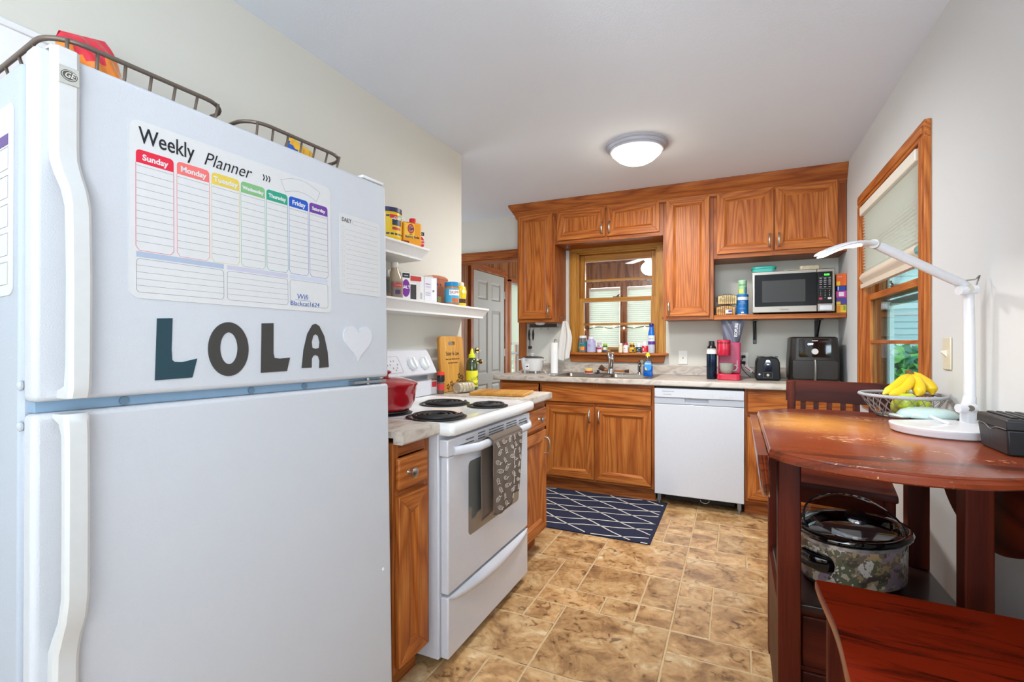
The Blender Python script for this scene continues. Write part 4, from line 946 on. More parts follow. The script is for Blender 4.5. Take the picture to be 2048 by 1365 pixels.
wbd = thing('whiteboard', 'white framed glossy board leaning on the wall above the fridge', 'board', (XL+.004, -.05, 1.705), 90)
build('frame', MB().box(0, .72, -.014, 0, 0, .018).box(0, .72, -.014, 0, .262, .280).box(0, .016, -.014, 0, .018, .262).box(.704, .72, -.014, 0, .018, .262), WHITE, wbd, bevel=.002)
build('panel', MB().box(.016, .704, -.008, -.001, .018, .262), mat('f2f2f2', .1, coat=.8), wbd)

# ---------------------------------------------------------------- white ledge shelves on the left wall
def ledge(y0, y1, zt, lb):
    r = thing('wall_ledge', lb, 'shelf', (XL+.001, y0, zt), 90, 'white ledges on the left wall'); L = y1-y0
    pr = [(0, 0), (-.20, 0), (-.20, -.010), (-.196, -.014), (-.186, -.030), (-.176, -.044), (-.172, -.052), (-.172, -.062), (0, -.062)]
    mb = MB(); 
    rs = [[(0, y, z) for y, z in pr], [(L+(-.20-y if y < -.17 else -.0)*1.0 if False else L-(.0 if y > -.1 else (.20+y)), y, z) for y, z in pr]]
    mb.rings(rs, 0, True); build('ledge', mb, mat('e6e6e4', .4), r, smooth=25, bevel=.001)
ledge(1.30, 2.085, 1.672, 'upper white moulded ledge shelf on the left wall')
ledge(1.35, 2.745, 1.404, 'lower white moulded ledge shelf on the left wall')
# ---------------------------------------------------------------- small goods
def M(h, r=.45, **k): return mat(h, r, **k)
def bottle(name, label, cat, loc, r, h, body, cap, group=None, prof=None, ch=.25, capr=.8, lab=None, lz=(.15, .68), txt=None, rz=0, rough=.25, neck=.55, marks=None, sy=1.):
    """round jar or pill bottle, front looks toward -y"""
    t = thing(name, label, cat, loc, rz, group); hb = h*(1-ch)
    pf = prof or [(r*.9, 0), (r, .003), (r, hb*.80), (r*.92, hb*.90), (r*neck*1.2, hb), ]
    build('body', MB().lathe(pf, sy=sy), body if not isinstance(body, str) else M(body, rough), t, smooth=50)
    c0 = pf[-1][1]
    build('cap', MB().lathe([(r*capr, c0-.001), (r*capr, h-.002), (r*capr*.93, h)], n=28), M(cap, .4), t, smooth=40)
    if lab:
        z0, z1 = lz[0]*h, lz[1]*h; mb = MB(); mb.lathe([(r+.0006, z0), (r+.0006, z1)], caps=False, sy=sy, n=40); lo_ = build('label_wrap', mb, M(lab, .4), t, smooth=60)
        k = 0
        for m_ in (marks or []):
            hx, a0, a1, b0, b1 = m_; mb = MB()
            def f(u, v, a0=a0, a1=a1, b0=b0, b1=b1):
                a = R(-90+a0+(a1-a0)*u); q = r+.0012; return (q*math.cos(a), q*math.sin(a)*sy, z0+(z1-z0)*(b0+(b1-b0)*v))
            mb.grid(f, 8, 1); build('print_patch', mb, M(hx, .4), lo_)
        if txt:
            for s, sz, zz, hx in txt:
                mb = MB(); mb.text(s, sz, Matrix.Identity(4)); q = r+.0018
                mb.v = [(q*math.sin(v[0]/q), -q*math.cos(v[0]/q)*sy, z0+(z1-z0)*zz+v[1]) for v in mb.v]; build('lettering', mb, M(hx, .5), lo_)
    return t
def carton(name, label, cat, loc, w_, d, h, hexc, patches=(), txt=(), rz=0, group=None, bevel=.0015, rough=.45):
    """box: w_ across, front at -d/2"""
    t = thing(name, label, cat, loc, rz, group)
    b = build('box', MB().box(-w_/2, w_/2, -d/2, d/2, 0, h), M(hexc, rough), t, bevel=bevel)
    by = {}
    for hx, a0, a1, b0, b1, *side in patches:
        sd = side[0] if side else 'f'; mb = MB()
        if sd == 'f': mb.box(-w_/2+w_*a0, -w_/2+w_*a1, -d/2-.0008, -d/2+.001, h*b0, h*b1)
        elif sd == 'r': mb.box(w_/2-.001, w_/2+.0008, -d/2+d*a0, -d/2+d*a1, h*b0, h*b1)
        elif sd == 'l': mb.box(-w_/2-.0008, -w_/2+.001, -d/2+d*a0, -d/2+d*a1, h*b0, h*b1)
        elif sd == 'o': mb.prism([(-w_/2+w_*(a0+a1)/2+w_*(a1-a0)/2*math.cos(t_), h*(b0+b1)/2+h*(b1-b0)/2*math.sin(t_)) for t_ in [2*PI*i/28 for i in range(28)]], -d/2-.001, -d/2+.001, 'xz')
        build('print_patch', mb, M(hx, rough), b)
    for s, sz, ax, az, hx, *o in txt:
        kw = o[0] if o else {}; side = kw.pop('side', 'f') if kw else 'f'; rot = kw.pop('rot', 0) if kw else 0
        T = TF(-w_/2+w_*ax, -d/2-.0012, h*az) @ Matrix.Rotation(R(rot), 4, 'Z')
        build('lettering', MB().text(s, sz, T, **kw), M(hx, .5), b)
    return t
LZ = 1.4045
# lower ledge: items face the room (+x): rz 90
g = 'groceries on the lower ledge'
bottle('sauce_jar', 'dark small jar at the near end of the lower ledge beside the fridge', 'jar', (-1.50, 1.822, LZ), .029, .13, '6d5a48', '8a8a84', g, lab='47423a', rz=65)
t = bottle('vinegar_bottle', 'clear bottle of pale brown vinegar with a brown fig label on the lower ledge', 'bottle', (-1.50, 1.895, LZ), .038, .175, 'a8957a', 'cfc4b8', g, prof=[(.034, 0), (.038, .004), (.038, .085), (.034, .105), (.018, .14), (.0165, .150)], capr=.46, lab='8c7466', lz=(.05, .46), rz=65, txt=[('ALESSI', .011, .75, 'e8e0d8')], marks=[('c03028', -38, 30, .62, .88), ('4a3a5a', -25, 15, .15, .45)])
carton('salt_box', 'white salt box with a purple oval and black corner on the lower ledge', 'salt box', (-1.497, 1.960, LZ), .052, .04, .135, 'e8e6e4', [('7a2a94', .06, .94, .10, .74, 'o'), ('2a2a2c', .1, .9, .80, .97)], [('SALT', .022, .5, .45, 'ffffff', dict(bold=.0004)), ('iodized', .008, .5, .88, 'ffffff')], rz=70, group=g)
t = carton('milk_carton', 'white and red gable carton with a black stripe on the lower ledge', 'carton', (-1.505, 2.035, LZ), .065, .06, .13, 'dcd6d2', [('c23a34', .02, .98, .76, .95), ('3a3436', .0, .62, .02, .62), ('e8e4e0', .0, .62, .62, .68)], rz=70, group=g)
t = carton('milk_carton', 'slim white and red carton beside the first carton on the lower ledge', 'carton', (-1.51, 2.095, LZ), .035, .06, .13, 'e2e0de', [('b02a3c', .1, .5, .80, .98), ('b8b4b4', .2, .7, .1, .35)], rz=70, group=g)
t = carton('sugar_bag', 'white paper carton with pink print and a torn open top on the lower ledge', 'carton', (-1.505, 2.175, LZ), .085, .055, .135, 'dedade', [('f0eef2', .55, .95, .1, .95), ('9a86b4', .08, .45, .70, .74), ('9a86b4', .08, .45, .60, .62), ('8a8a92', .08, .45, .28, .30), ('8a8a92', .08, .45, .36, .38), ('5a5a62', .62, .78, .42, .50), ('3f9fd0', .0, 1, .05, .98, 'r')], rz=75, group=g)
mb = MB(); mb.prism([(-.043, .132), (.043, .132), (.030, .150), (-.012, .146)], -.004, .004, 'xz'); build('torn_top', mb, M('b9aca0'), t)
t = thing('spice_tin', 'copper coloured octagonal spice tin behind the peanut butter on the lower ledge', 'tin', (-1.578, 2.375, LZ), 90, g)
mb = MB(); TS = Matrix.Diagonal((1.45, .70, 1, 1)); mb.M = TS
def octo(r, z): return [(r*math.cos(R(22.5+45*k)), r*math.sin(R(22.5+45*k)), z) for k in range(8)]
mb.rings([octo(.066, 0), octo(.066, .150)], 0); build('body', mb, M('a85c3c', .4), t, smooth=10)
lm_ = MB(); lm_.M = TS; build('lid', lm_.rings([octo(.069, .150), octo(.069, .160), octo(.05, .170)]), M('b86c48', .4), t, smooth=10)
mb = MB()
for k in range(8):
    a = R(45*k+0); c = .0615
    for s in (-1, 1): mb.M = TS @ Matrix.Rotation(R(45*k), 4, 'Z') @ Matrix.Translation((.0612, s*.017, .12)) @ Matrix.Rotation(PI/2, 4, 'Y'); mb.prism([(-.008, -.006), (.008, -.006), (.008, .006)], 0, .0008)
build('stencil_pattern', mb, M('4a2c26', .5), t)
t = bottle('peanut_butter_jar', 'jar of peanut butter with a blue lid and blue wrap on the lower ledge', 'jar', (-1.475, 2.372, LZ), .041, .130, 'b87c48', '1a86bc', g, prof=[(.037, 0), (.041, .006), (.041, .09), (.037, .105)], capr=.96, lab='4aa8cc', lz=(.10, .70), rz=62, txt=[('SKIPPY', .023, .72, 'd0202a')], marks=[('f4f2f0', -50, 50, .52, .92), ('d06a30', -30, 35, .05, .30)])
t = thing('syrup_bottle', 'yellow squeeze bottle with a brown base at the far end of the lower ledge', 'bottle', (-1.465, 2.462, LZ), 65, g)
build('body', MB().lathe([(.026, 0), (.030, .006), (.028, .035), (.031, .06), (.033, .09), (.028, .112), (.014, .122)], sy=.7), M('f2c414', .25), t, smooth=60)
build('base_band', MB().lathe([(.0295, .018), (.0293, .042)], sy=.72, caps=False), M('4a2416'), t, smooth=60)
build('cap', MB().lathe([(.016, .118), (.015, .135), (.010, .140)]), M('e8dcc0', .3), t)
build('print_patch', MB().prism([(.012*math.cos(a), .085+.012*math.sin(a)) for a in [2*PI*i/20 for i in range(20)]], -.0245, -.020, 'xz'), M('fff0b0'), t)
carton('spice_box', 'small olive spice box behind the blue jar on the lower ledge', 'box', (-1.52, 2.30, LZ), .026, .03, .045, '8a7238', rz=70, group=g)
# upper ledge
UZ = 1.6725; g = 'groceries on the upper ledge'
t = bottle('drink_canister', 'large yellow canister with a dark blue lid on the upper ledge', 'canister', (-1.52, 1.865, UZ), .066, .158, 'f0c418', '2b2b5c', g, prof=[(.062, 0), (.066, .006), (.066, .045), (.066, .12), (.063, .138)], capr=1.02, lab='f0c418', lz=(.12, .80), rz=58, marks=[('2a3850', -70, 70, .08, .16), ('2a3850', -70, 70, .86, .94), ('d03838', -10, 25, .80, .96), ('5ab0b8', 30, 55, .82, .96), ('2a3850', 0, 48, .50, .76), ('c03038', 0, 42, .30, .42)])
build('lettering', MB().text('ADAMS', .020, TF(0, 0, 0)), M('ffffff'), t).location = (.030, -.0665, .105)
t = carton('baking_soda_box', 'orange baking soda bag with a red cap and round emblem on the upper ledge', 'carton', (-1.475, 1.985, UZ), .098, .05, .115, 'f0a020', [('f7c84a', .06, .60, .30, .95), ('c8302c', .22, .58, .50, .92, 'o'), ('f4ece4', .28, .52, .56, .86, 'o'), ('8a2c20', .02, .30, .05, .18)], [('ARM & HAMMER', .0065, .40, .96, 'c02820'), ('Baking Soda', .0155, .48, .36, '1c3050', dict(bold=.0003)), ('pure', .009, .4, .46, '1c3050')], rz=62, group=g, bevel=.006)
build('cap', MB().lathe([(.017, .114), (.017, .134), (.015, .138)], (.012, 0, 0)), M('d81c24', .35), t)
build('emblem', MB().tube([(-.008, -.027, .076), (-.002, -.027, .084), (.003, -.027, .080)], .003, 6), M('2a3a5a'), t)
t = carton('baking_powder_can', 'white baking powder canister with a red oval at the end of the upper ledge', 'canister', (-1.50, 2.072, UZ), .060, .05, .090, 'e6e2de', [('d0202c', .30, 1.0, .05, .72, 'o'), ('2e2e32', .40, .98, .78, .98)], [('BAKING', .011, .66, .48, 'ffffff'), ('POWDER', .011, .66, .33, 'ffffff'), ('baking', .007, .68, .88, 'ffffff')], rz=66, group=g, bevel=.004)
# counter right of the stove
CZ = .9025
t = thing('cutting_board', 'upright bamboo cutting board with a hand slot and writing leaning on the wall', 'cutting board', (-1.535, 2.475, CZ), 90)
t.rotation_euler = (R(-4.5), 0, R(90))
def slotboard(mb, w_, h, cx, cz, sw, sh_, y0, y1):
    out = rrect(-w_/2, w_/2, 0, h, .028, 6); inn = rrect(cx-sw/2, cx+sw/2, cz-sh_/2, cz+sh_/2, sh_*.48, 6); ringpoly(mb, out, inn, y0, y1)
mb = MB(); slotboard(mb, .262, .325, 0, .282, .075, .022, -.018, 0); cbm = build('board', mb, BAM['z'], t, bevel=.002)
mb = MB(); mb.text('Sister In Law', .034, TF(.0, -.0184, .222), sx=.82, bold=.0002); mb.text('love is not blood you are', .015, TF(0, -.0184, .190)); mb.text('my sister by heart', .015, TF(0, -.0184, .168))
for x, z in ((-.07, .03), (-.03, .045), (.0, .03), (.04, .05), (.075, .04), (.09, .075), (.06, .085)):
    for k in range(5): a = 2*PI*k/5; mb.prism([(x+.012*math.cos(a)+.006*math.cos(q), z+.012*math.sin(a)+.006*math.sin(q)) for q in [2*PI*i/10 for i in range(10)]], -.0186, -.0178, 'xz')
    mb.tube([(x, -.0182, z), (x+.006, -.0182, z-.03)], .0012, 4)
build('burned_design', mb, M('4a2a18', .6), cbm)
t = thing('cutting_board', 'flat wooden cutting board lying on the counter right of the stove', 'cutting board', (-1.19, 2.44, CZ), 8)
mb = MB(); mb.prism(rrect(-.155, .155, -.105, .115, .008), 0, .016); build('board', mb, BAM['y'], t, bevel=.003)
t = thing('oil_bottle', 'dark green squeeze bottle with a yellow nozzle cap and yellow wrap', 'bottle', (-1.468, 2.592, CZ), 60)
build('body', MB().lathe([(.033, 0), (.036, .005), (.036, .155), (.033, .178), (.022, .193), (.016, .198)], n=32), mat('33401c', .12, coat=.6), t, smooth=50)
lw = build('label_wrap', MB().lathe([(.0366, .020), (.0366, .118)], n=40, caps=False), M('e2dc2a'), t, smooth=60)
mb = MB(); mb.text('GRAZA', .020, Matrix.Identity(4), bold=.0003); q = .0374; mb.v = [(q*math.sin(v[0]/q), -q*math.cos(v[0]/q), .036+v[1]) for v in mb.v]; build('lettering', mb, M('2c341c'), lw)
mb = MB()
for k in range(6): 
    a = -.7+.28*k; mb.tube([(q*math.sin(a), -q*math.cos(a), .055+.004*k), (q*math.sin(a+.15), -q*math.cos(a+.15), .075+.003*k), (q*math.sin(a+.3), -q*math.cos(a+.3), .060)], .0008, 4)
build('sketch_print', mb, M('2c341c'), lw)
build('nozzle_cap', MB().lathe([(.020, .196), (.020, .214), (.013, .218), (.009, .235), (.005, .250), (.002, .252)]), M('d8e020', .35), t, smooth=40)
t = thing('spice_grinder', 'small pepper grinder with a black top in front of the upright board', 'grinder', (-1.505, 2.305, CZ), 60)
build('jar', MB().lathe([(.018, 0), (.020, .004), (.020, .06), (.017, .07)]), mat('6a5040', .2), t); build('label_wrap', MB().lathe([(.0204, .022), (.0204, .058)], caps=False), M('c83030'), t, smooth=60)
build('grinder_top', MB().lathe([(.020, .07), (.022, .078), (.021, .105), (.018, .108)]), BLACK, t); build('red_collar', MB().lathe([(.0215, .106), (.0215, .122), (.016, .125)]), M('e03020'), t)
carton('pepper_box', 'thin red and white spice packet beside the grinder', 'packet', (-1.545, 2.29, CZ), .035, .02, .075, 'd8d4d0', [('c02830', .1, .9, .55, .95)], rz=60)
t = thing('bread_bag', 'sliced bread in a clear bag lying in front of the upright cutting board', 'bread', (-1.425, 2.42, CZ), 70)
mb = MB()
for k in range(5):
    x = -.05+.022*k; mb.prism([(.035*math.cos(a)*1.0, .030+.030*math.sin(a)) for a in [2*PI*i/14 for i in range(14)]], x, x+.019, 'yz')
build('slice', mb, M('e0c8a4', .8), t, bevel=.002)
mb = MB(); mb.grid(lambda u, v: (-.085+.17*u, .047*math.cos(PI*v)*(1-.25*abs(2*u-1)), .004+.066*math.sin(PI*v)*(1-.35*abs(2*u-1)**3)+.003*math.sin(u*40+v*9)), 26, 14); build('clear_wrap', mb, CLEAR, t, smooth=180)
# red dutch oven on the near rear burner
t = thing('dutch_oven', 'red enamel pot with a lid on the stove beside the fridge', 'pot', (-1.325, 1.615, .9145), 0)
RED = mat('a5121c', .15, coat=.8)
build('body', MB().lathe([(.09, 0), (.105, .008), (.118, .035), (.124, .075), (.128, .100), (.130, .104), (.122, .104), (.118, .08)], n=40), RED, t, smooth=50)
build('lid', MB().lathe([(.131, .104), (.131, .110), (.118, .118), (.07, .132), (.03, .136), (.002, .137)], n=40), RED, t, smooth=50)
build('lid_knob', MB().lathe([(.012, .135), (.010, .146), (.022, .152), (.023, .158), (.016, .163), (.002, .164)]), RED, t)
for s in (-1, 1): build('side_handle', MB().tube([(-.035*1, s*.125, .092), (-.03, s*.155, .094), (.03, s*.155, .094), (.035, s*.125, .092)], .008, 10), RED, t)
# ---------------------------------------------------------------- sill bottles
SZ = 1.0975; g = 'bottles on the sink window sill'; SY = 4.262
bottle('gummy_bottle', 'teal vitamin bottle with orange print and white cap at the left end of the sill', 'bottle', (-1.262, SY, SZ), .037, .150, '6a6058', 'e6e6e8', g, capr=.86, ch=.14, lab='1d7078', lz=(.08, .62), neck=.75, txt=[('vitafusion', .011, .86, 'e8f0f0')], marks=[('f08c1c', -20, 35, .1, .5), ('c02828', 38, 60, .1, .45), ('e8c890', -55, -38, .25, .5)])
bottle('vitamin_bottle', 'lavender vitamin bottle with white cap beside the teal bottle', 'bottle', (-1.183, SY, SZ), .0405, .143, 'b0accc', 'e8e6ea', g, capr=.62, ch=.15, lab='b4b0d0', lz=(.05, .62), marks=[('c24878', -40, -5, .7, .78), ('c24878', -40, 10, .58, .62)])
bottle('pill_bottle', 'small white and pink pill bottle with a pale cap', 'bottle', (-1.110, SY, SZ), .0225, .090, 'e4dce0', 'c8a8b4', g, capr=.85, ch=.22, lab='e8dce2', lz=(.08, .68), marks=[('b8305c', -60, 60, .38, .70), ('4a4450', -30, 30, .85, 1.)])
bottle('pill_bottle', 'small bottle with a lime green cap and purple band', 'bottle', (-1.058, SY, SZ), .022, .078, '46583a', '9cc428', g, capr=.8, ch=.2, lab='b8c890', lz=(.12, .62), marks=[('5c3478', -90, 90, 0, .35), ('f0f0e8', -25, 25, .45, .85)])
bottle('pill_bottle', 'slim cream bottle with a white cap at the middle of the sill', 'bottle', (-.921, SY, SZ), .0175, .083, 'e4d4ac', 'e8e6e4', g, capr=.95, ch=.18, lab='e6d8b4', lz=(.05, .75), neck=.8)
bottle('pill_bottle', 'white pill bottle with a red cap', 'bottle', (-.876, SY, SZ), .0215, .083, 'e6e0de', 'c01c38', g, capr=.85, ch=.16, lab='ece8e6', lz=(.06, .72), marks=[('d04858', -35, 5, .5, .62), ('d04858', -35, 25, .3, .35)])
bottle('pill_bottle', 'brown glass bottle with a yellow cap and yellow label', 'bottle', (-.821, SY, SZ), .0235, .083, '5c3a18', 'e8b418', g, capr=.75, ch=.14, lab='e0a81c', lz=(.08, .60), marks=[('2a3a40', 5, 50, .1, .5), ('f4e8c0', -50, 40, .72, .8)])
bottle('pill_bottle', 'white bottle with a dark teal label', 'bottle', (-.764, SY, SZ), .0215, .083, 'e2e2e2', 'eaeaea', g, capr=.8, ch=.22, lab='1e4a5c', lz=(.06, .60), marks=[('e0b840', -35, -5, .35, .55), ('f0f0f0', 0, 40, .7, .8)])
bottle('pill_bottle', 'white bottle with a bright red label beside the blue spray bottle', 'bottle', (-.713, SY, SZ), .0245, .100, 'e8e6e6', 'e8e8ea', g, capr=.8, ch=.22, lab='dc2838', lz=(.10, .62), marks=[('f4f0ee', -30, -12, .2, .6), ('f4f0ee', 0, 30, .75, .85)])
t = thing('spray_bottle', 'tall blue and white spray bottle at the right end of the window sill', 'bottle', (-.657, 4.255, SZ), 0, g)
build('lower_body', MB().lathe([(.027, 0), (.029, .004), (.029, .072)]), mat('c8c8d6', .25), t, smooth=50)
build('purple_band', MB().lathe([(.0292, .072), (.0292, .100)], caps=False), M('5c2c94', .3), t, smooth=50)
build('white_band', MB().lathe([(.029, .100), (.028, .150)], caps=False), M('dfe6f4', .3), t, smooth=50)
build('blue_shoulder', MB().lathe([(.028, .150), (.025, .175), (.018, .205), (.0165, .225)], caps=False), M('1f6fd0', .25), t, smooth=50)
build('sprayer_top', MB().lathe([(.0165, .224), (.019, .232), (.020, .245), (.016, .252), (.002, .253)]), M('2a2a86', .3), t, smooth=40)
mb = MB(); mb.text('zero', .019, TF(0, 0, 0)); q = .0292; mb.v = [(q*math.sin(v[0]/q), -q*math.cos(v[0]/q), .122+v[2]) for v in mb.v]; build('lettering', mb, M('30303c'), t)
# ---------------------------------------------------------------- back counter goods
KZ = .9145
t = thing('rice_cooker', 'white rice cooker with a dark lid at the left end of the back counter', 'rice cooker', (-1.66, 4.03, KZ))
build('body', MB().lathe([(.068, .018), (.084, .022), (.096, .06), (.101, .11), (.103, .132), (.098, .133)], n=36), mat('dcdad8', .3, coat=.3), t, smooth=50)
for k in range(4): a = R(45+90*k); build('foot', MB().cyl((.07*math.cos(a), .07*math.sin(a), .02), (.074*math.cos(a), .074*math.sin(a), 0), .009, .007), WHITE, t)
build('lid', MB().lathe([(.103, .133), (.101, .140), (.085, .147), (.04, .154), (.002, .155)], n=36), mat('4a4848', .15, coat=.5), t, smooth=50)
build('lid_knob', MB().lathe([(.012, .153), (.010, .165), (.020, .170), (.020, .176), (.002, .177)]), WHITE, t)
for s in (-1, 1): build('side_handle', MB().box(min(s*.098, s*.128), max(s*.098, s*.128), -.02, .02, .112, .122), WHITE, t, bevel=.004)
mb = MB()
def onb(x, z, d=.0): 
    q = .0975+(.0035 if z > .08 else 0)+d; return (x, -math.sqrt(max(1e-6, q*q-x*x)), z)
for nm, poly, mt, d in (('switch_plate', rrect(-.032, .006, .034, .085, .010), mat('e8e8e6', .3), .003), ('switch_window', rrect(-.028, .0, .058, .080, .006), BLACK, .0045)):
    mb = MB(); n = len(poly); mb.add([onb(x, z, d) for x, z in poly]+[onb(x, z, -.004) for x, z in poly], [tuple(range(n))]+[(i, (i+1) % n, n+(i+1) % n, n+i) for i in range(n)]); build(nm, mb, mt, t)
build('lettering', MB().text('AROMA', .009, TF(-.018, -.1035, .118)), M('3a3a3c'), t)
build('power_cord', MB().tube([(-.07, .06, .03), (-.12, .05, .02), (-.135, .0, .006), (-.10, -.02, .004)], .004, 8).tube([(.08, .03, .03), (.12, -.02, .02), (.14, -.03, .012), (.155, -.06, .006), (.15, -.075, .012)], .004, 8), WHITE, t, smooth=180)
t = thing('paper_towel_holder', 'white paper towel roll on a chrome stand beside the rice cooker', 'paper towel', (-1.425, 3.955, KZ))
build('base', MB().lathe([(.055, 0), (.055, .005), (.03, .008)]), CHROME, t); build('rod', MB().tube([(0, 0, 0), (0, 0, .285), (.004, 0, .298), (.014, 0, .298), (.014, 0, .288)], .004, 8), BRONZE, t)
build('paper_roll', MB().lathe([(.012, .009), (.031, .009), (.031, .272), (.012, .272)], n=30), mat('eeece8', .9, bump=.5, bscale=300), t, smooth=40)
# hanging striped towel
t = thing('kitchen_towel', 'white ribbed kitchen towel hanging from a hook under the left wall cabinet', 'towel', (-1.378, 4.10, 1.375))
def kt(u, v):
    wd = .016+.040*min(1, v*2.4)**.8-.02*max(0, v-.7); z = -.355*v+(.05*abs(u-.35) if v > .7 else 0)*(v-.7)*3.3
    return ((u-.5)*2*wd+.01*math.sin(v*5), -.010*math.sin(u*9+1)*min(1, .3+v*2)-.004*math.sin(u*21), z)
def m_rib():
    m, nt, b, N, L = newmat('ribbed_white_cloth'); tc = N('ShaderNodeTexCoord'); wv = N('ShaderNodeTexWave', wave_type='BANDS', bands_direction='Z'); wv.inputs['Scale'].default_value = 70; wv.inputs['Distortion'].default_value = .4
    r = ramp(N, [(.2, 'ccc7bf'), (.7, 'e4e0da')]); L(tc.outputs['Object'], wv.inputs['Vector']); L(wv.outputs['Fac'], r.inputs[0]); L(r.outputs[0], b.inputs['Base Color']); b.inputs['Roughness'].default_value = .95; return m
mb = MB(); mb.grid(kt, 40, 30); c_ = build('cloth', mb, m_rib(), t, smooth=180); so = c_.modifiers.new('s', 'SOLIDIFY'); so.thickness = .003
build('loop', MB().tube([(0, 0, 0), (-.004, 0, .012), (.0, 0, .02), (.004, 0, .012), (0, 0, 0)], .0015, 6), mat('b8b4ac', .8), t)
t = thing('towel_hook', 'small chrome hook on the side of the left wall cabinet holding the towel', 'hook', (-1.378, 4.10, 1.39)); build('hook', MB().tube([(-.054, 0, .02), (-.002, 0, .018), (.004, 0, .004), (.0, 0, -.004), (-.008, 0, .002)], .002, 6), CHROME, t)
t = thing('towel_hook', 'round chrome hook at the lower corner of the middle wall cabinet', 'hook', (-.528, 4.05, 1.385)); build('hook', MB().tube([(.003, 0, .015), (-.006, 0, .01), (-.010, -.004, -.006), (.0, -.008, -.016), (.010, -.008, -.008), (.008, -.008, .002)], .0022, 6), CHROME, t)
# hook rail with hanging things
t = thing('hook_rail', 'thin dark hook rail under the left wall cabinet', 'hook rail', (-1.70, 4.22, 1.33)); mb = MB(); mb.tube([(-.07, 0, 0), (.20, 0, 0)], .003, 6)
for x in (-.06, -.02, .05, .12): mb.tube([(x, 0, 0), (x, 0, -.018), (x, -.008, -.024), (x, -.014, -.016)], .0016, 5)
mb.box(-.07, .20, .004, .012, -.002, .03); mb.tube([(-.065, 0, 0), (-.065, .079, .0)], .002, 5); mb.tube([(.19, 0, 0), (.19, .079, .0)], .002, 5)
build('rail', mb, mat('4a4440', .5), t)
def spoon(lb, x, z, kind):
    t = thing('measuring_spoon', lb, 'utensil', (x, 4.20, z), 0, 'black utensils on the hook rail'); mb = MB()
    if kind == 'cup': mb.lathe([(.016, -.10), (.019, -.085), (.019, -.072), (.017, -.072), (.014, -.095)], n=16); mb.box(-.004, .004, -.003, 0, -.075, 0)
    else: mb.prism([(.0, 0), (.006, -.01), (.011, -.05), (.006, -.095), (0, -.105), (-.007, -.095), (-.011, -.05), (-.005, -.01)], -.004, 0, 'xz')
    build('spoon_body', mb, BLACKM, t, smooth=50)
spoon('long black hanging spoon at the left of the hook rail', -1.762, 1.31, 's'); spoon('short black hanging spoon second on the hook rail', -1.722, 1.31, 's'); spoon('black measuring cup hanging lowest on the hook rail', -1.755, 1.225, 'cup')
# sink things
t = thing('sponge', 'yellow and red striped sponge cup on the left sink rim', 'sponge', (-1.155, 3.80, .905)); 
t.location = (-1.165, 4.115, .9195)
build('sponge_body', MB().lathe([(.030, .0), (.033, .004), (.035, .022)], n=24), M('c83c3c', .9), t, smooth=50); build('sponge_top', MB().lathe([(.035, .022), (.036, .040), (.032, .045)], n=24), M('dcc070', .9), t, smooth=50); build('dish', MB().lathe([(.040, -.0), (.04, .003), (.03, .004)]), mat('d8d8dc', .3), t)
t = thing('sink_stopper', 'black rubber sink stopper on the back rim of the sink', 'stopper', (-1.085, 4.125, .9195)); build('stopper', MB().lathe([(.026, 0), (.026, .006), (.012, .010), (.010, .022), (.014, .028), (.002, .029)]), BLACK, t)
t = thing('dish_brush', 'wooden handled dish brush lying behind the faucet', 'brush', (-.96, 4.19, .93), 0)
mb = MB(); mb.tube([(-.09, 0, .022), (-.05, 0, .016), (.05, 0, .010), (.10, 0, .010)], [.016, .009, .008, .010], 10); build('handle', mb, M('a0602c', .4), t, smooth=60)
mb = MB(); mb.tube([(-.09, 0, .02), (-.125, -.01, .045)], [.017, .026], 12); build('bristles', mb, mat('5a3a28', .9, bump=.8, bscale=400), t)
build('tip', MB().tube([(.09, 0, .010), (.125, 0, .012)], [.012, .015], 10), M('4a2a20', .6), t)
t = thing('soap_bottle', 'blue dish soap bottle with a yellow cap at the right of the sink', 'bottle', (-.645, 4.00, .919), 8)
SOAP = mat('0a5cb8', .08, coat=.6)
def ov(a, b, z, n=28): return [(a*math.cos(2*PI*i/n), b*math.sin(2*PI*i/n), z) for i in range(n)]
build('soap', MB().rings([ov(.036, .022, 0), ov(.038, .024, .006), ov(.037, .023, .040), ov(.038, .024, .078)]), SOAP, t, smooth=60)
build('clear_shoulder', MB().rings([ov(.038, .024, .0785), ov(.037, .023, .11), ov(.030, .02, .140), ov(.017, .015, .160)]), CLEAR, t, smooth=60)
build('cap', MB().lathe([(.018, .158), (.018, .170), (.012, .178), (.007, .188), (.002, .189)]), M('e8cc18', .35), t)
lb_ = build('label_panel', MB().rings([[(x, -.0245-.0008*(1-abs(x)/.03), z) for x, z in rrect(-.026, .026, .045, .120, .02)], [(x, -.0215, z) for x, z in rrect(-.026, .026, .045, .120, .02)]]), M('1c8cd8', .3), t)
build('lettering', MB().text('Dawn', .019, TF(0, -.0256, .100), shear=.3, bold=.0003), M('f4f4f8'), lb_); build('print_patch', MB().prism([(-.022, .05), (-.006, .045), (-.010, .062), (-.020, .074)], -.0262, -.025, 'xz'), M('f0c830'), lb_)
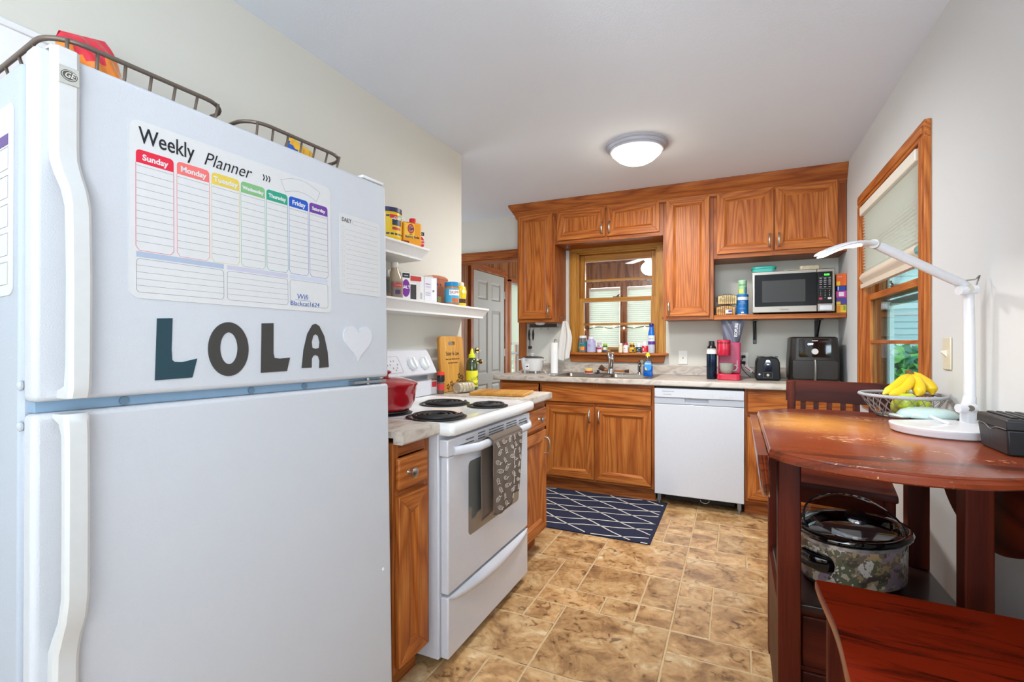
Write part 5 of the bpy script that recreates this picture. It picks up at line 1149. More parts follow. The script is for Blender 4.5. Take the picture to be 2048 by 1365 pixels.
# outlets and switches
def plate(lb, loc, rz, w_, kind, nm='wall_outlet'):
    t = thing(nm, lb, 'outlet' if kind == 'o' else 'light switch', loc, rz); pb = build('cover_plate', MB().box(-w_/2, w_/2, -.006, -.0005, -.058, .058), mat('e8e6de' if rz == 0 else 'd9d0b8', .35), t, bevel=.003)
    if kind == 'o':
        for z in (-.024, .024):
            build('socket', MB().prism(rrect(-.016, .016, z-.014, z+.014, .008), -.0075, -.006, 'xz'), mat('dcdad2', .4), pb); build('slots', MB().box(-.008, -.005, -.0078, -.0074, z-.004, z+.006).box(.005, .008, -.0078, -.0074, z-.004, z+.006), BLACKM, pb)
    else:
        build('toggle', MB().prism([(-.006, -.012), (-.006, .012), (-.020, .010), (-.022, .004)], -.005, .005, 'yz'), mat('e4e0d0', .4), pb)
    return t
plate('white wall switch plate between the window and the coffee maker', (-.406, YB, 1.062), 0, .072, 's', 'light_switch')
plate('white double wall outlet behind the coffee maker with black plugs', (.052, YB, 1.052), 0, .075, 'o')
plate('beige light switch on the right wall beside the window', (XR, 2.236, 1.155), -90, .072, 's', 'light_switch')
# drinks corner
t = thing('water_bottle', 'dark blue insulated bottle with a black cap beside the coffee maker', 'bottle', (-.168, 3.935, KZ))
build('body', MB().lathe([(.033, 0), (.036, .004), (.036, .185), (.034, .20)], n=30), mat('1c2a40', .25, .6), t, smooth=50)
build('shoulder', MB().lathe([(.0355, .186), (.034, .225), (.028, .243), (.022, .248)], n=30), M('dcdcd6', .35), t, smooth=50)
build('black_shoulder', MB().lathe([(.0345, .222), (.030, .240), (.022, .252)], n=30), BLACK, t, smooth=50)
build('cap', MB().lathe([(.020, .25), (.021, .262), (.020, .282), (.016, .285)]), BLACK, t)
t = thing('coffee_maker', 'red single-cup coffee maker on the back counter', 'coffee maker', (-.055, 3.985, KZ)); CR = mat('c01838', .3, coat=.3); CM = mat('b03058', .35)
mb = MB(); mb.prism(rrect(-.075, .085, -.13, .09, .03), 0, .045); build('base', mb, CR, t, bevel=.006)
mb = MB(); mb.prism(rrect(-.070, .085, -.005, .09, .015), .045, .275); build('column', mb, CM, t, bevel=.006)
mb = MB(); mb.lathe([(.044, .178), (.046, .182), (.046, .262), (.045, .266), (.045, .270), (.048, .273), (.048, .290), (.044, .294)], (-.030, -.055, 0), n=32); mb.box(-.074, .0142, -.05, .02, .182, .268); build('brew_head', mb, CR, t, bevel=.002, smooth=40)
build('head_ring', MB().lathe([(.0463, .268), (.0463, .271)], (-.030, -.055, 0), caps=False), BLACK, t)
build('lettering', MB().text('KEURIG', .012, RZ(.062, -.0058, .12, 0) @ Matrix.Rotation(PI/2, 4, 'Z'), depth=.0006), M('e0c0cc'), t)
t = thing('coffee_mug', 'grey green mug standing on the coffee maker base', 'mug', (-.083+.018, 3.905, KZ+.0455), 0)
build('mug_body', MB().lathe([(.028, 0), (.036, .006), (.046, .035), (.049, .078), (.046, .078), (.043, .04), (.034, .010), (.002, .008)], n=32, caps=False), mat('98988c', .3), t, smooth=60)
build('handle', MB().tube([(.043, 0, .06), (.062, 0, .064), (.072, 0, .048), (.064, 0, .028), (.040, 0, .020)], .0055, 8), mat('98988c', .3), t)
t = thing('powder_pouch', 'grey protein powder pouch standing on the coffee maker', 'pouch', (-.035, 4.03, KZ+.2755), 0); t.rotation_euler = (0, R(4), 0)
def pouch(sg):
    def f(u, v):
        wd = .055+.030*v; return ((u-.5)*2*wd, sg*(.028*(1-v)**.6*math.sin(PI*u)**.5+.002)+.003*math.sin(u*14+v*9), .0+.185*v)
    return f
mb = MB(); mb.grid(pouch(-1), 18, 14); mb.grid(pouch(1), 18, 14); po = build('foil', mb, mat('5c5e6e', .42, .15), t, smooth=180)
mb = MB(); mb.text('ISOPURE', .030, RZ(.028, -.0245, .095, 0) @ Matrix.Rotation(PI/2, 4, 'Z'), sx=.9, bold=.0005); mb.text('PROTEIN POWDER', .010, RZ(.050, -.0215, .10, 0) @ Matrix.Rotation(PI/2, 4, 'Z')); mb.v = [(x, y-.004, z) for x, y, z in mb.v]; build('lettering', mb, M('e8e8ee', .4), po)
build('badge', MB().prism([(-.022+.012*math.cos(a), .155+.012*math.sin(a)) for a in [2*PI*i/20 for i in range(20)]], -.0225, -.018, 'xz'), M('2c2c38'), po)
# cords behind the toaster
t = thing('power_plug', 'black plug pair in the outlet behind the coffee maker', 'plug', (.052, YB-.0095, 1.052)); [build('plug_body', MB().box(-.016, .014, -.022, 0, q, q+.022), BLACKM, t, bevel=.004) for q in (.012, -.035)]
build('cord', MB().tube([(-.004, -.022, .02), (-.02, -.04, -.02), (-.012, -.05, -.07), (.03, -.06, -.12), (.05, -.09, -.132)], .003, 7).tube([(0, -.022, -.024), (.01, -.05, -.05), (.05, -.07, -.085), (.085, -.08, -.115), (.10, -.10, -.132)], .003, 7), BLACKM, t, smooth=180)
t = thing('cord_tag', 'small red and white tag hanging on the black appliance cord', 'tag', (.085, 4.19, .985), 0); t.rotation_euler = (0, R(40), 0)
build('tag_card', MB().box(-.035, .035, -.001, .001, -.013, .013), M('e0dcd8'), t); build('red_stripe', MB().box(-.03, .02, -.0015, .0005, -.009, .0), M('b8402c'), t)
t = thing('toaster', 'black toaster between the coffee maker and the air fryer', 'toaster', (.205, 4.03, KZ))
mb = MB(); prof_ = [(-.078, .006), (.078, .006), (.080, .02), (.076, .13), (.066, .158), (.050, .168), (-.050, .168), (-.066, .158), (-.076, .13), (-.080, .02)]
mb.prism(prof_, -.11, .13, 'xz'); tb_ = build('body', mb, mat('131315', .4, spec=.3), t, bevel=.008, smooth=40)
build('feet_plate', MB().box(-.07, .07, -.10, .12, 0, .007), BLACKM, t)
mb = MB(); mb.prism([(-.026, .065), (.026, .065), (.024, .12), (.014, .148), (0, .154), (-.014, .148), (-.024, .12)], -.122, -.109, 'xz'); build('lever_track', mb, mat('0c1624', .08, coat=.8), tb_, bevel=.003)
build('lever', MB().box(-.010, .010, -.130, -.12, .112, .122), mat('a8acb2', .3, .8), tb_, bevel=.002)
mb = MB(); outline(mb, rrect(-.028, .028, .022, .060, .003), -.110, .0012, .0008); build('dial_frame', mb, mat('77797c', .4), tb_)
build('dial', MB().tube([(0, -.11, .042), (0, -.122, .042)], .009, 16), mat('c8c4b4', .3, .5), tb_); build('button', MB().tube([(-.054, -.11, .045), (-.054, -.114, .045)], .007, 14), mat('b8bcc0', .3, .6), tb_)
mb = MB()
for x in (-.03, .03): mb.box(x-.011, x+.011, -.085, .10, .1675, .170)
build('bread_slots', mb, BLACKM, tb_); build('slot_guides', MB().box(-.068, -.050, -.02, -.014, .16, .176).box(.050, .068, -.02, -.014, .16, .176), mat('303032', .3), tb_)
t = thing('air_fryer', 'large black air fryer with a steel handle in the back corner', 'air fryer', (.495, 4.10, KZ), 0)
def rr(hw, hd, z, r=.05, y=0): return [(a, b+y, z) for a, b in rrect(-hw, hw, -hd, hd, r, 7)]
AF = mat('26221f', .38)
build('body', MB().rings([rr(.138, .15, 0), rr(.152, .155, .012), rr(.155, .155, .10), rr(.150, .155, .20), rr(.143, .150, .305), rr(.130, .137, .316)]), AF, t, smooth=40)
build('basket_front', MB().rings([[(x, -.155-.010, z) for x, z in rrect(-.135, .135, .02, .150, .02)], [(x*1.02, -.135, z) for x, z in rrect(-.138, .138, .016, .154, .02)]]), mat('2b2724', .42), t, bevel=.003, smooth=40)
mb = MB(); mb.prism(rrect(-.098, .098, .172, .302, .012), -.158, -.146, 'xz'); cp = build('glossy_panel', mb, mat('0e0f12', .05, coat=1), t, bevel=.002)
build('handle', MB().tube([(0, -.168, .150), (0, -.180, .13), (0, -.183, .06), (0, -.176, .022), (0, -.166, .012)], [.016, .017, .017, .017, .012], 14, flat=.5), mat('8a8680', .35, .7), t, smooth=60)
build('dial', MB().tube([(0, -.157, .212), (0, -.176, .212)], [.021, .0195], 24), mat('c8c8c6', .3, .3), cp)
build('display_digits', MB().text('OFF', .019, TF(-.027, -.1585, .262), bold=.0005), mat('b8d0ff', .4, emit=4), cp); build('lettering', MB().text('instant', .013, TF(.0, -.1585, .288), bold=.0003), M('e4e4e8'), cp)
mb = MB()
for x in (-.078, .078):
    for z in (.275, .225, .20): outline(mb, [(x+.010*math.cos(a), z+.010*math.sin(a)) for a in [2*PI*i/16 for i in range(16)]], -.158, .0006, .0004)
build('touch_icons', mb, mat('4a4c50', .4), cp)
# ---------------------------------------------------------------- microwave shelf goods
HZ = 1.3965
t = thing('microwave', 'stainless steel microwave with a black glass door on the oak shelf', 'microwave', (.363, 4.085, HZ), -1.5); W = .510
build('body', MB().box(-W/2+.01, W/2-.01, -.10, .20, .012, .300), mat('2c2c2e', .4), t, bevel=.004)
for x in (-.22, .22): build('foot', MB().cyl((x, -.07, 0), (x, -.07, .013), .014), BLACKM, t)
fp = build('front_frame', MB().box(-W/2, W/2-.105, -.128, -.10, .008, .306), STEEL, t, bevel=.004)
cpn = build('control_panel', MB().box(W/2-.104, W/2, -.128, -.10, .008, .306), STEEL, t, bevel=.004)
mb = MB(); mb.prism(rrect(-W/2+.016, W/2-.106, .052, .284, .006), -.1295, -.127, 'xz'); dg = build('door_glass', mb, mat('131314', .2, spec=.15), fp)
mb = MB(); mb.prism(rrect(-W/2+.065, W/2-.175, .082, .238, .004), -.1300, -.1294, 'xz'); build('window_mesh', mb, mat('3c3c3c', .35, spec=.2), dg)
build('trim_strip', MB().box(-W/2+.010, -W/2+.015, -.1310, -.127, .055, .280), CHROME, fp)
mb = MB(); mb.prism(rrect(W/2-.103, W/2-.015, .062, .284, .004), -.1295, -.127, 'xz'); cg = build('keypad_glass', mb, mat('131315', .16, spec=.3), cpn)
build('clock_digits', MB().text('0:00', .018, TF(W/2-.048, -.1298, .262), bold=.0005), mat('38d838', .4, emit=3), cg)
mb = MB()
for r_, z in enumerate((.238, .224, .210, .196, .178)):
    for c in range(3):
        x = W/2-.084+c*.026; mb.box(x-.007, x+.007, -.1300, -.1294, z-.0015, z+.0015)
for z in (.245, .217, .166): mb.box(W/2-.095, W/2-.022, -.1300, -.1294, z, z+.0006)
for r_, row in enumerate(('123', '456', '789', '0')):
    for c, ch in enumerate(row): mb.text(ch, .010, TF(W/2-.084+(c if r_ < 3 else 1)*.026, -.1298, .152-.016*r_))
build('key_marks', mb, M('c8c8cc'), cg)
build('stop_button', MB().prism([(W/2-.084+.011*math.cos(a), .098+.009*math.sin(a)) for a in [2*PI*i/16 for i in range(16)]], -.1303, -.1294, 'xz'), M('b83048'), cg)
build('start_button', MB().prism(rrect(W/2-.043, W/2-.021, .092, .106, .005), -.1303, -.1294, 'xz'), M('c8c8ca'), cg)
mb = MB(); mb.prism(rrect(W/2-.090, W/2-.018, .018, .052, .003), -.1300, -.127, 'xz'); build('door_button', mb, mat('b9b9bb', .3, .8), cpn, bevel=.001)
build('lettering', MB().text('Cuisinart', .0155, TF(-.05, -.1283, .030), bold=.0002), M('2c2c2e'), fp)
t = thing('lunch_box', 'turquoise lidded food container on top of the microwave', 'container', (.185, 4.10, HZ+.3005), 0)
build('tub', MB().rings([rr(.068, .06, 0, .03), rr(.078, .07, .040, .03)]), M('58c8bc', .3), t, smooth=40); build('lid', MB().rings([rr(.082, .074, .038, .03), rr(.082, .074, .052, .03), rr(.070, .062, .058, .03)]), M('1aa090', .3), t, smooth=40)
t = thing('paper_stack', 'thin stack of pale papers lying on the microwave', 'papers', (.36, 4.08, HZ+.3005), 5); build('sheets', MB().box(-.07, .06, -.09, .09, 0, .006).box(-.055, .07, -.085, .08, .006, .012), M('d0c8b4'), t)
t = thing('patterned_tin', 'floral patterned black and gold tin on the right of the microwave top', 'tin', (.475, 4.07, HZ+.3005), 0)
def m_pat(name, cs, sc, rough=.4, dist=0):
    m, nt, b, N, L = newmat(name); tc = N('ShaderNodeTexCoord'); v = N('ShaderNodeTexVoronoi'); v.inputs['Scale'].default_value = sc; n_ = N('ShaderNodeTexNoise'); n_.inputs['Scale'].default_value = sc*.6; n_.inputs['Detail'].default_value = 4
    mx = N('ShaderNodeMix', data_type='RGBA'); mx.inputs[0].default_value = .45 if not dist else dist; L(tc.outputs['Object'], n_.inputs['Vector']); L(tc.outputs['Object'], mx.inputs[6]); L(n_.outputs['Color'], mx.inputs[7])
    L(mx.outputs[2], v.inputs['Vector']); sp = N('ShaderNodeSeparateColor'); L(v.outputs['Color'], sp.inputs[0]); r = ramp(N, [(i/len(cs), c) for i, c in enumerate(cs)], 'CONSTANT'); L(sp.outputs[0], r.inputs[0]); L(r.outputs[0], b.inputs['Base Color']); b.inputs['Roughness'].default_value = rough; return m
build('tin_body', MB().rings([rr(.062, .05, 0, .01), rr(.062, .05, .040, .01)]), m_pat('floral_tin_print', ['1c1a16', 'e8e0cc', 'b89a50', 'f4efe0', '2a2620', 'cdb878'], 130), t, smooth=40)
t = bottle('drink_tub', 'light green powder canister standing on the blue tub', 'canister', (.042, 4.09, HZ+.1575), .030, .108, 'a8d4ac', 'b4dcc0', prof=[(.029, 0), (.0295, .003), (.0295, .096)], capr=1.0, lab='a4d4a4', lz=(.05, .80), txt=[('bloom', .020, .82, '1c3020')], marks=[('e0e068', -50, 10, .05, .4), ('6a9ac0', 25, 70, .0, .6)])
t = bottle('protein_tub', 'blue and white powder tub at left of the microwave', 'tub', (.042, 4.09, HZ), .041, .157, 'e8e8ec', '2f78b8', prof=[(.038, 0), (.041, .005), (.041, .135), (.040, .138)], capr=1.03, ch=.12, lab='1f6cb0', lz=(.05, .72), txt=[('VITAL', .013, .85, 'ffffff'), ('PROTEINS', .010, .72, 'd8ecff'), ('COLLAGEN', .008, .40, 'd8ecff')], marks=[('e8f0f8', -12, 12, .05, .15)])
def loaf(lb, x, z, seed, rot, hx):
    t = thing('bread_loaf', lb, 'bread', (x, 4.085, z), rot); mb = MB()
    for k in range(9):
        a = -.064+.0145*k; s_ = .86+.14*math.sin(PI*(k+.5)/9); mb.rings([[(a+dx, s_*y, .003+s_*z_) for y, z_ in [(-.042, 0), (.042, 0), (.046, .03), (.052, .05), (.044, .066), (.02, .072), (-.02, .072), (-.044, .066), (-.052, .05), (-.046, .03)]] for dx in (0, .0125)])
    build('sliced_bread', mb, M(hx, .8, bump=.4, bscale=200), t, bevel=.002)
    mb = MB(); rn = random.Random(seed); p1 = rn.uniform(0, 6)
    def f(u, v):
        a = 2*PI*v; e = math.sin(PI*min(.98, max(.02, u)))**.35; return (-.078+.156*u, (.058*math.cos(a)+.003*math.sin(u*33+v*20+p1))*e, .041+(.040*math.sin(a)+.002*math.sin(u*27-v*31))*e)
    mb.grid(f, 26, 24); build('clear_wrap', mb, CLEAR, t, smooth=180); return t
l1 = loaf('wrapped loaf of brown bread lying at the bottom of the bread pile', -.075, HZ, 1, 0, 'dda868')
build('label_patch', MB().box(.0, .045, -.064, -.0615, .012, .040), M('d8d4d4'), l1); build('label_patch', MB().box(.02, .045, -.0655, -.064, .022, .036), M('2c3c7c'), l1)
loaf('wrapped loaf of bread lying on top of the other loaf', -.065, HZ+.083, 2, 4, 'e6c890')
g = 'boxes stacked at the right end of the microwave shelf'; bx = [('4a3c90', 'purple box in the stack beside the microwave', .074, .048, [('f0c020', .02, .42, .02, .45)]), ('c84098', 'pink box in the stack beside the microwave', .066, .046, [('f4e8f0', .25, .75, .2, .85)]), ('1c3c9c', 'small blue box under the orange box', .054, .036, [('e8ecf4', .1, .2, .1, .9)]), ('e8640c', 'large orange box on top of the stack beside the microwave', .090, .083, [('f4c818', .02, .38, .02, .35)])]
z = HZ; t = carton('snack_box', 'yellow and orange box at the bottom of the stack beside the microwave', 'box', (.658, 4.055, z), .057, .12, .054, 'eec018', [('e08820', .0, .4, .1, .9), ('6a9a30', .7, .92, .3, .9)], group=g); z += .0545
for hx, lb, w_, h_, pt in bx: carton('snack_box', lb, 'box', (.658, 4.055, z), min(w_, .060)-.002*(w_ < .06), .12, h_, hx, pt, group=g, txt=[('Snack', .012, .35, .75, 'f0e0d8')] if w_ > .08 else ()); z += h_+.0005
# ---------------------------------------------------------------- ceiling light
t = thing('ceiling_light', 'round white flush ceiling light with a frosted glass bowl', 'ceiling light', (-.563, 3.06, HC))
build('base_ring', MB().lathe([(.190, -.0005), (.190, -.006), (.184, -.012), (.180, -.013), (.172, -.028), (.166, -.031), (.160, -.040), (.150, -.042), (.150, -.0005)], n=56), mat('a4a4ae', .35), t, smooth=25)
def m_dome():
    m, nt, b, N, L = newmat('frosted_lit_glass'); b.inputs['Base Color'].default_value = lin('fff8ec'); b.inputs['Roughness'].default_value = .3
    b.inputs['Emission Color'].default_value = lin('fff3dc'); b.inputs['Emission Strength'].default_value = 14; return m
dome = build('glass_bowl', MB().lathe([(.150, -.040), (.147, -.052), (.132, -.066), (.112, -.085), (.080, -.103), (.045, -.112), (.002, -.115)], n=48), m_dome(), t, smooth=60)
build('finial', MB().lathe([(.014, -.113), (.017, -.118), (.008, -.124), (.009, -.130), (.002, -.134)], n=20), mat('d4d2d4', .3), t)

# ---------------------------------------------------------------- rug
t = thing('kitchen_rug', 'navy rug with a cream diamond line pattern in front of the sink cabinet', 'rug', (-1.02, 3.325, .001), 0)
def rugcurve(mb, pts, w_=.010):
    for (ax, ay), (bx, by) in zip(pts, pts[1:]):
        dx, dy = bx-ax, by-ay; l = math.hypot(dx, dy); nx, ny = -dy/l*w_/2, dx/l*w_/2
        mb.prism([(ax+nx, ay+ny), (ax-nx, ay-ny), (bx-nx, by-ny), (bx+nx, by+ny)], .0062, .0072)
mb = MB(); RW, RD = .56, .40; mb.prism(rrect(-RW, RW, -RD, RD, .006), 0, .0065)
pile = build('pile', mb, mat('161c38', .95, bump=1, bscale=500, var=.25), t)
mb = MB(); rn = random.Random(5)
def clipline(x0, y0, x1, y1):
    P = []; n = 60
    for i in range(n+1):
        u = i/n; x = x0+(x1-x0)*u; y = y0+(y1-y0)*u+.006*math.sin(u*21+x0*9)+rn.uniform(-.0015, .0015)
        if abs(x) < RW-.006 and abs(y) < RD-.006: P.append((x, y))
        else:
            if len(P) > 1: rugcurve(mb, P)
            P = []
    if len(P) > 1: rugcurve(mb, P)
for k in range(8):
    y = -.47+.125*k+(.02 if k % 2 else 0); clipline(-.6, y-.10, .6, y+.16)
for k in range(-2, 9):
    y = -.36+.19*k; clipline(-.6, y+.30, .6, y-.52)
build('line_pattern', mb, mat('d0c8bc', .95, bump=.8, bscale=500), t)
build('care_tag', MB().box(.505, .545, -RD-.004, -RD+.004, .0066, .0076), M('e8e8ea'), t)

# ---------------------------------------------------------------- drop-leaf table (origin on the floor under the top's centre)
ZT = .925
tb = thing('drop_leaf_table', 'tall dark red wooden drop-leaf table with worn top and a lower shelf', 'table', (.35, 1.78, 0))
HW = .275
def arcy(x, sg, y0=.375, sag=.145):
    Rr = (HW*HW+sag*sag)/(2*sag); return sg*(y0+sag-(Rr-math.sqrt(Rr*Rr-x*x)))
def toppoly(ins):
    P = []
    for i in range(33): x = (HW-ins*.6)*(1-2*i/32); P.append((x, arcy(x, 1)-ins))
    for i in range(33): x = -(HW-ins*.6)*(1-2*i/32); P.append((x, arcy(x, -1)+ins))
    return P
mb = MB(); mb.rings([[(x, y, z) for x, y in toppoly(i)] for i, z in ((.006, ZT-.026), (.0, ZT-.022), (.0, ZT-.013), (.004, ZT-.009), (.005, ZT-.006), (.004, ZT-.004), (.008, ZT-.0005), (.010, ZT))], 0)
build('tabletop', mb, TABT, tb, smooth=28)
# leaves
def leaf(sg, nm_lb):
    """hanging leaf: outer face toward sg*x; curved lower edge"""
    n = 40; Y0 = .380; drop = .185 if sg < 0 else .27
    def prof_(ins):
        P = [(-Y0+ins, 0)]
        for i in range(n+1):
            u = -1+2*i/n; P.append((u*(Y0-ins), -(drop-ins)*(1-abs(u)**2.4)**.62 if abs(u) < 1 else 0))
        P.append((Y0-ins, 0)); return P
    mb = MB(); xs_ = [(.006, 0), (.0, .004), (.0, .009), (.004, .013), (.004, .016), (.0, .019), (.008, .024)]
    mb.rings([[(x, y, z) for y, z in prof_(i)] for i, x in xs_], 0)
    a = R(7 if sg < 0 else 3); out = []
    for x, y, z in mb.v:
        X = x-.024; 
        X2 = X*math.cos(a)+z*math.sin(a); Z2 = -X*math.sin(a)*0+z*math.cos(a)-X*math.sin(a)*.0
        X2 = X*math.cos(a) - z*math.sin(a); 
        out.append(((-(HW+.002)+X2) if sg < 0 else (HW+.002-X2), y, ZT-.018+Z2))
    mb.v = out
    return mb
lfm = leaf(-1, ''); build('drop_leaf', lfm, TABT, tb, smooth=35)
lfm = leaf(1, ''); build('drop_leaf', lfm, CH['y'], tb, smooth=35)
for y in (-.25, .02, .24):
    build('hinge', MB().box(-HW-.012, -HW+.03, y-.025, y+.025, ZT-.030, ZT-.0265), mat('2a211a', .4, .6), tb)
LX = [(-.238, -.178), (.190, .250)]; LY = [(-.14, -.08), (.32, .38)]
for (a, b) in LX:
    for (c, d) in LY: build('leg', MB().box(a, b, c, d, 0, ZT-.0265), CH['z'], tb, bevel=.004)
mb = MB()
for c, d in ((-.13, -.11), (.35, .37)): mb.box(LX[0][1], LX[1][0], c, d, ZT-.095, ZT-.0265, 0)
for a, b in ((-.225, -.205), (.215, .235)): mb.box(a, b, LY[0][1], LY[1][0], ZT-.095, ZT-.0265, 1)
build('apron', mb, [CH['x'], CH['y']], tb, bevel=.002)
build('shelf', MB().box(LX[0][0]+.012, LX[1][1]-.005, -.115, .36, .398, .420), mat('2e1712', .35, coat=.2), tb, bevel=.003)
mb = MB(); mb.box(LX[0][1]-.01, LX[1][0]+.02, -.10, .35, .03, .398); bx_ = build('cabinet_box', mb, CH['x'], tb, bevel=.003)
mb = MB()
for z0, z1 in ((.235, .385), (.05, .22)):
    mb.box(LX[0][1]+.005, LX[1][0]-.005, -.112, -.099, z0, z1)
build('drawer_front', mb, CH['x'], tb, bevel=.004)
for y0, y1 in ((.08, .25),): build('side_panel', MB().box(LX[0][0]+.002, LX[0][0]+.015, LY[0][1], LY[1][0], .03, .398), CH['y'], tb)

# ---------------------------------------------------------------- chairs (local: seat front toward -y, origin on the floor under the seat's centre)
def make_chair(lb, loc, rz, seatmat):
    t = thing('dining_chair', lb, 'chair', loc, rz, 'tall slat-back dark wood chairs'); SH = .615
    def fr_(x): return -.213+.004*math.cos(x/.21*PI*1.0)
    P = []
    for i in range(25): x = -.215+.43*i/24; P.append((x, fr_(x)))
    P += [(.215, -.18), (.195, .20), (.18, .215), (-.18, .215), (-.195, .20), (-.215, -.18)]
    def dish(x, y): return -.010*max(0, 1-((abs(x)-.09)/.09)**2)*max(0, 1-(y/.18)**2)
    mb = MB(); mb.rings([[(x*k_, y*k_, z) for x, y in P] for k_, z in ((.97, SH-.030), (1, SH-.024), (1, SH-.008), (.985, SH), (.9, SH-.001), (.6, SH-.006), (.2, SH-.006))], 0)
    build('seat', mb, seatmat, t, smooth=40)
    for s in (-1, 1):
        build('leg', MB().box(s*.19-.018, s*.19+.018, -.195, -.155, 0, SH-.026), CH['z'], t, bevel=.003)
        mb = MB(); x = s*.185
        mb.rings([[(x-.017, y-.017, z), (x+.017, y-.017, z), (x+.017, y+.017, z), (x-.017, y+.017, z)] for y, z in ((.225, 0), (.195, .30), (.195, SH), (.215, .80), (.243, 1.0))], 0)
        build('leg', mb, CH['z'], t, bevel=.003)
    mb = MB(); mb.box(-.175, .175, -.185, -.167, SH-.09, SH-.028); mb.box(-.17, .17, .185, .203, SH-.09, SH-.028); mb.box(-.199, -.181, -.16, .18, SH-.09, SH-.028); mb.box(.181, .199, -.16, .18, SH-.09, SH-.028)
    build('seat_rail', mb, CH['x'], t, bevel=.002)
    mb = MB(); mb.box(-.175, .175, -.182, -.162, .18, .215); mb.box(-.196, -.178, -.16, .19, .24, .27); mb.box(.178, .196, -.16, .19, .24, .27)
    build('stretcher', mb, CH['x'], t, bevel=.003)
    def back(u, z, th, y0): return
    mb = MB()
    def bx2(z): return .197+(z-.64)*.118 if z < .8 else .216+(z-.8)*.14
    rs = []
    for i in range(13):
        x = -.208+.416*i/12; c = .010*(1-(x/.208)**2)
        rs.append([(x, bx2(.905)-.017+c, .905), (x, bx2(1.005)-.017+c, 1.002), (x, bx2(1.005)-.004+c, 1.006), (x, bx2(1.005)+.006+c, 1.004), (x, bx2(.905)+.006+c, .905)])
    mb.rings(rs, 0); build('top_rail', mb, CH['x'], t, smooth=40, bevel=.001)
    build('lower_rail', MB().box(-.17, .17, .190, .210, .655, .70), CH['x'], t, bevel=.002)
    for k in range(6):
        x = -.135+.054*k; mb = MB(); mb.rings([[(x-.011, y-.006, z), (x+.011, y-.006, z), (x+.011, y+.006, z), (x-.011, y+.006, z)] for y, z in ((.200, .69), (.212, .80), (.232, .91))], 0); build('slat', mb, CH['z'], t)
    return t
make_chair('dark red wooden slat-back chair behind the table by the back cabinets', (.385, 2.515, 0), -11.5, CH['x'])
SE = SEATT
make_chair('dark red wooden chair in the foreground with a glossy streaked red seat', (.392, 1.18, 0), -90, SE)

# ---------------------------------------------------------------- slow cooker on the table shelf
t = thing('slow_cooker', 'oval slow cooker with a camouflage print on the table shelf', 'slow cooker', (.345, 1.915, .421), 25)
def oval(a, b, z, n=44, y=0): return [(a*math.cos(2*PI*i/n), y+b*math.sin(2*PI*i/n), z) for i in range(n)]
CAMO = m_pat('camouflage_leaf_print', ['6a5a48', '948672', 'b4a490', '4c4038', '9a8060', '84707a', 'c0b8b0', '5a5c44'], 26, .35, .35)
build('base_housing', MB().rings([oval(.150, .115, 0), oval(.165, .128, .012), oval(.165, .128, .03)]), BLACK, t, smooth=50)
build('body', MB().rings([oval(.168, .131, .022), oval(.170, .133, .05), oval(.171, .134, .142)]), CAMO, t, smooth=50)
build('steel_band', MB().rings([oval(.1715, .1345, .140), oval(.1715, .1345, .150)], caps=False), mat('b8b4b8', .25, .8), t, smooth=50)
build('stoneware_rim', MB().rings([oval(.168, .131, .150), oval(.186, .148, .158), oval(.188, .150, .168), oval(.182, .145, .176), oval(.160, .124, .174), oval(.152, .117, .165), oval(.146, .112, .10), oval(.13, .10, .05)]), mat('0a0a0b', .06, coat=1), t, smooth=60)
for s in (-1, 1):
    mb = MB(); mb.rings([[(s*(.160+.0), y, .085+z) for y, z in rrect(-.058, .058, -.030, .030, .028)], [(s*(.178), y*.92, .088+z*.9) for y, z in rrect(-.058, .058, -.030, .030, .028)]]); mb.tube([(s*.176, -.045, .10), (s*.200, -.02, .104), (s*.200, .02, .104), (s*.176, .045, .10)], [.010, .014, .014, .010], 12, flat=.7); build('side_handle', mb, mat('0c0c10', .15, coat=.6), t, smooth=50)
t.rotation_euler = (0, 0, R(225))
gl = m_glass('lid_glass', 'c4c4c8', rough=.02)
LM = Matrix.Rotation(R(-225), 4, 'Z') @ Matrix.Translation((.0, -.015, .178)) @ Matrix.Rotation(R(-8), 4, 'Z') @ Matrix.Rotation(R(10), 4, 'Y') @ Matrix.Rotation(R(48), 4, 'X')
def lidp(mb): mb.M = LM; return mb
lid = build('glass_lid', lidp(MB()).rings([oval(.138, .105, 0), oval(.134, .102, .012), oval(.11, .082, .032), oval(.07, .05, .046), oval(.02, .015, .050)], caps=False), gl, t, smooth=60)
build('lid_rim', lidp(MB()).tube(oval(.140, .107, 0), .0032, 7, closed=True), mat('3c3c42', .12, .5), lid, smooth=60)
build('lid_knob', lidp(MB()).rings([oval(.018, .014, .050, 24), oval(.030, .022, .062, 24), oval(.034, .026, .070, 24), oval(.020, .014, .078, 24)]), mat('0c0c10', .1, coat=1), lid, smooth=50)

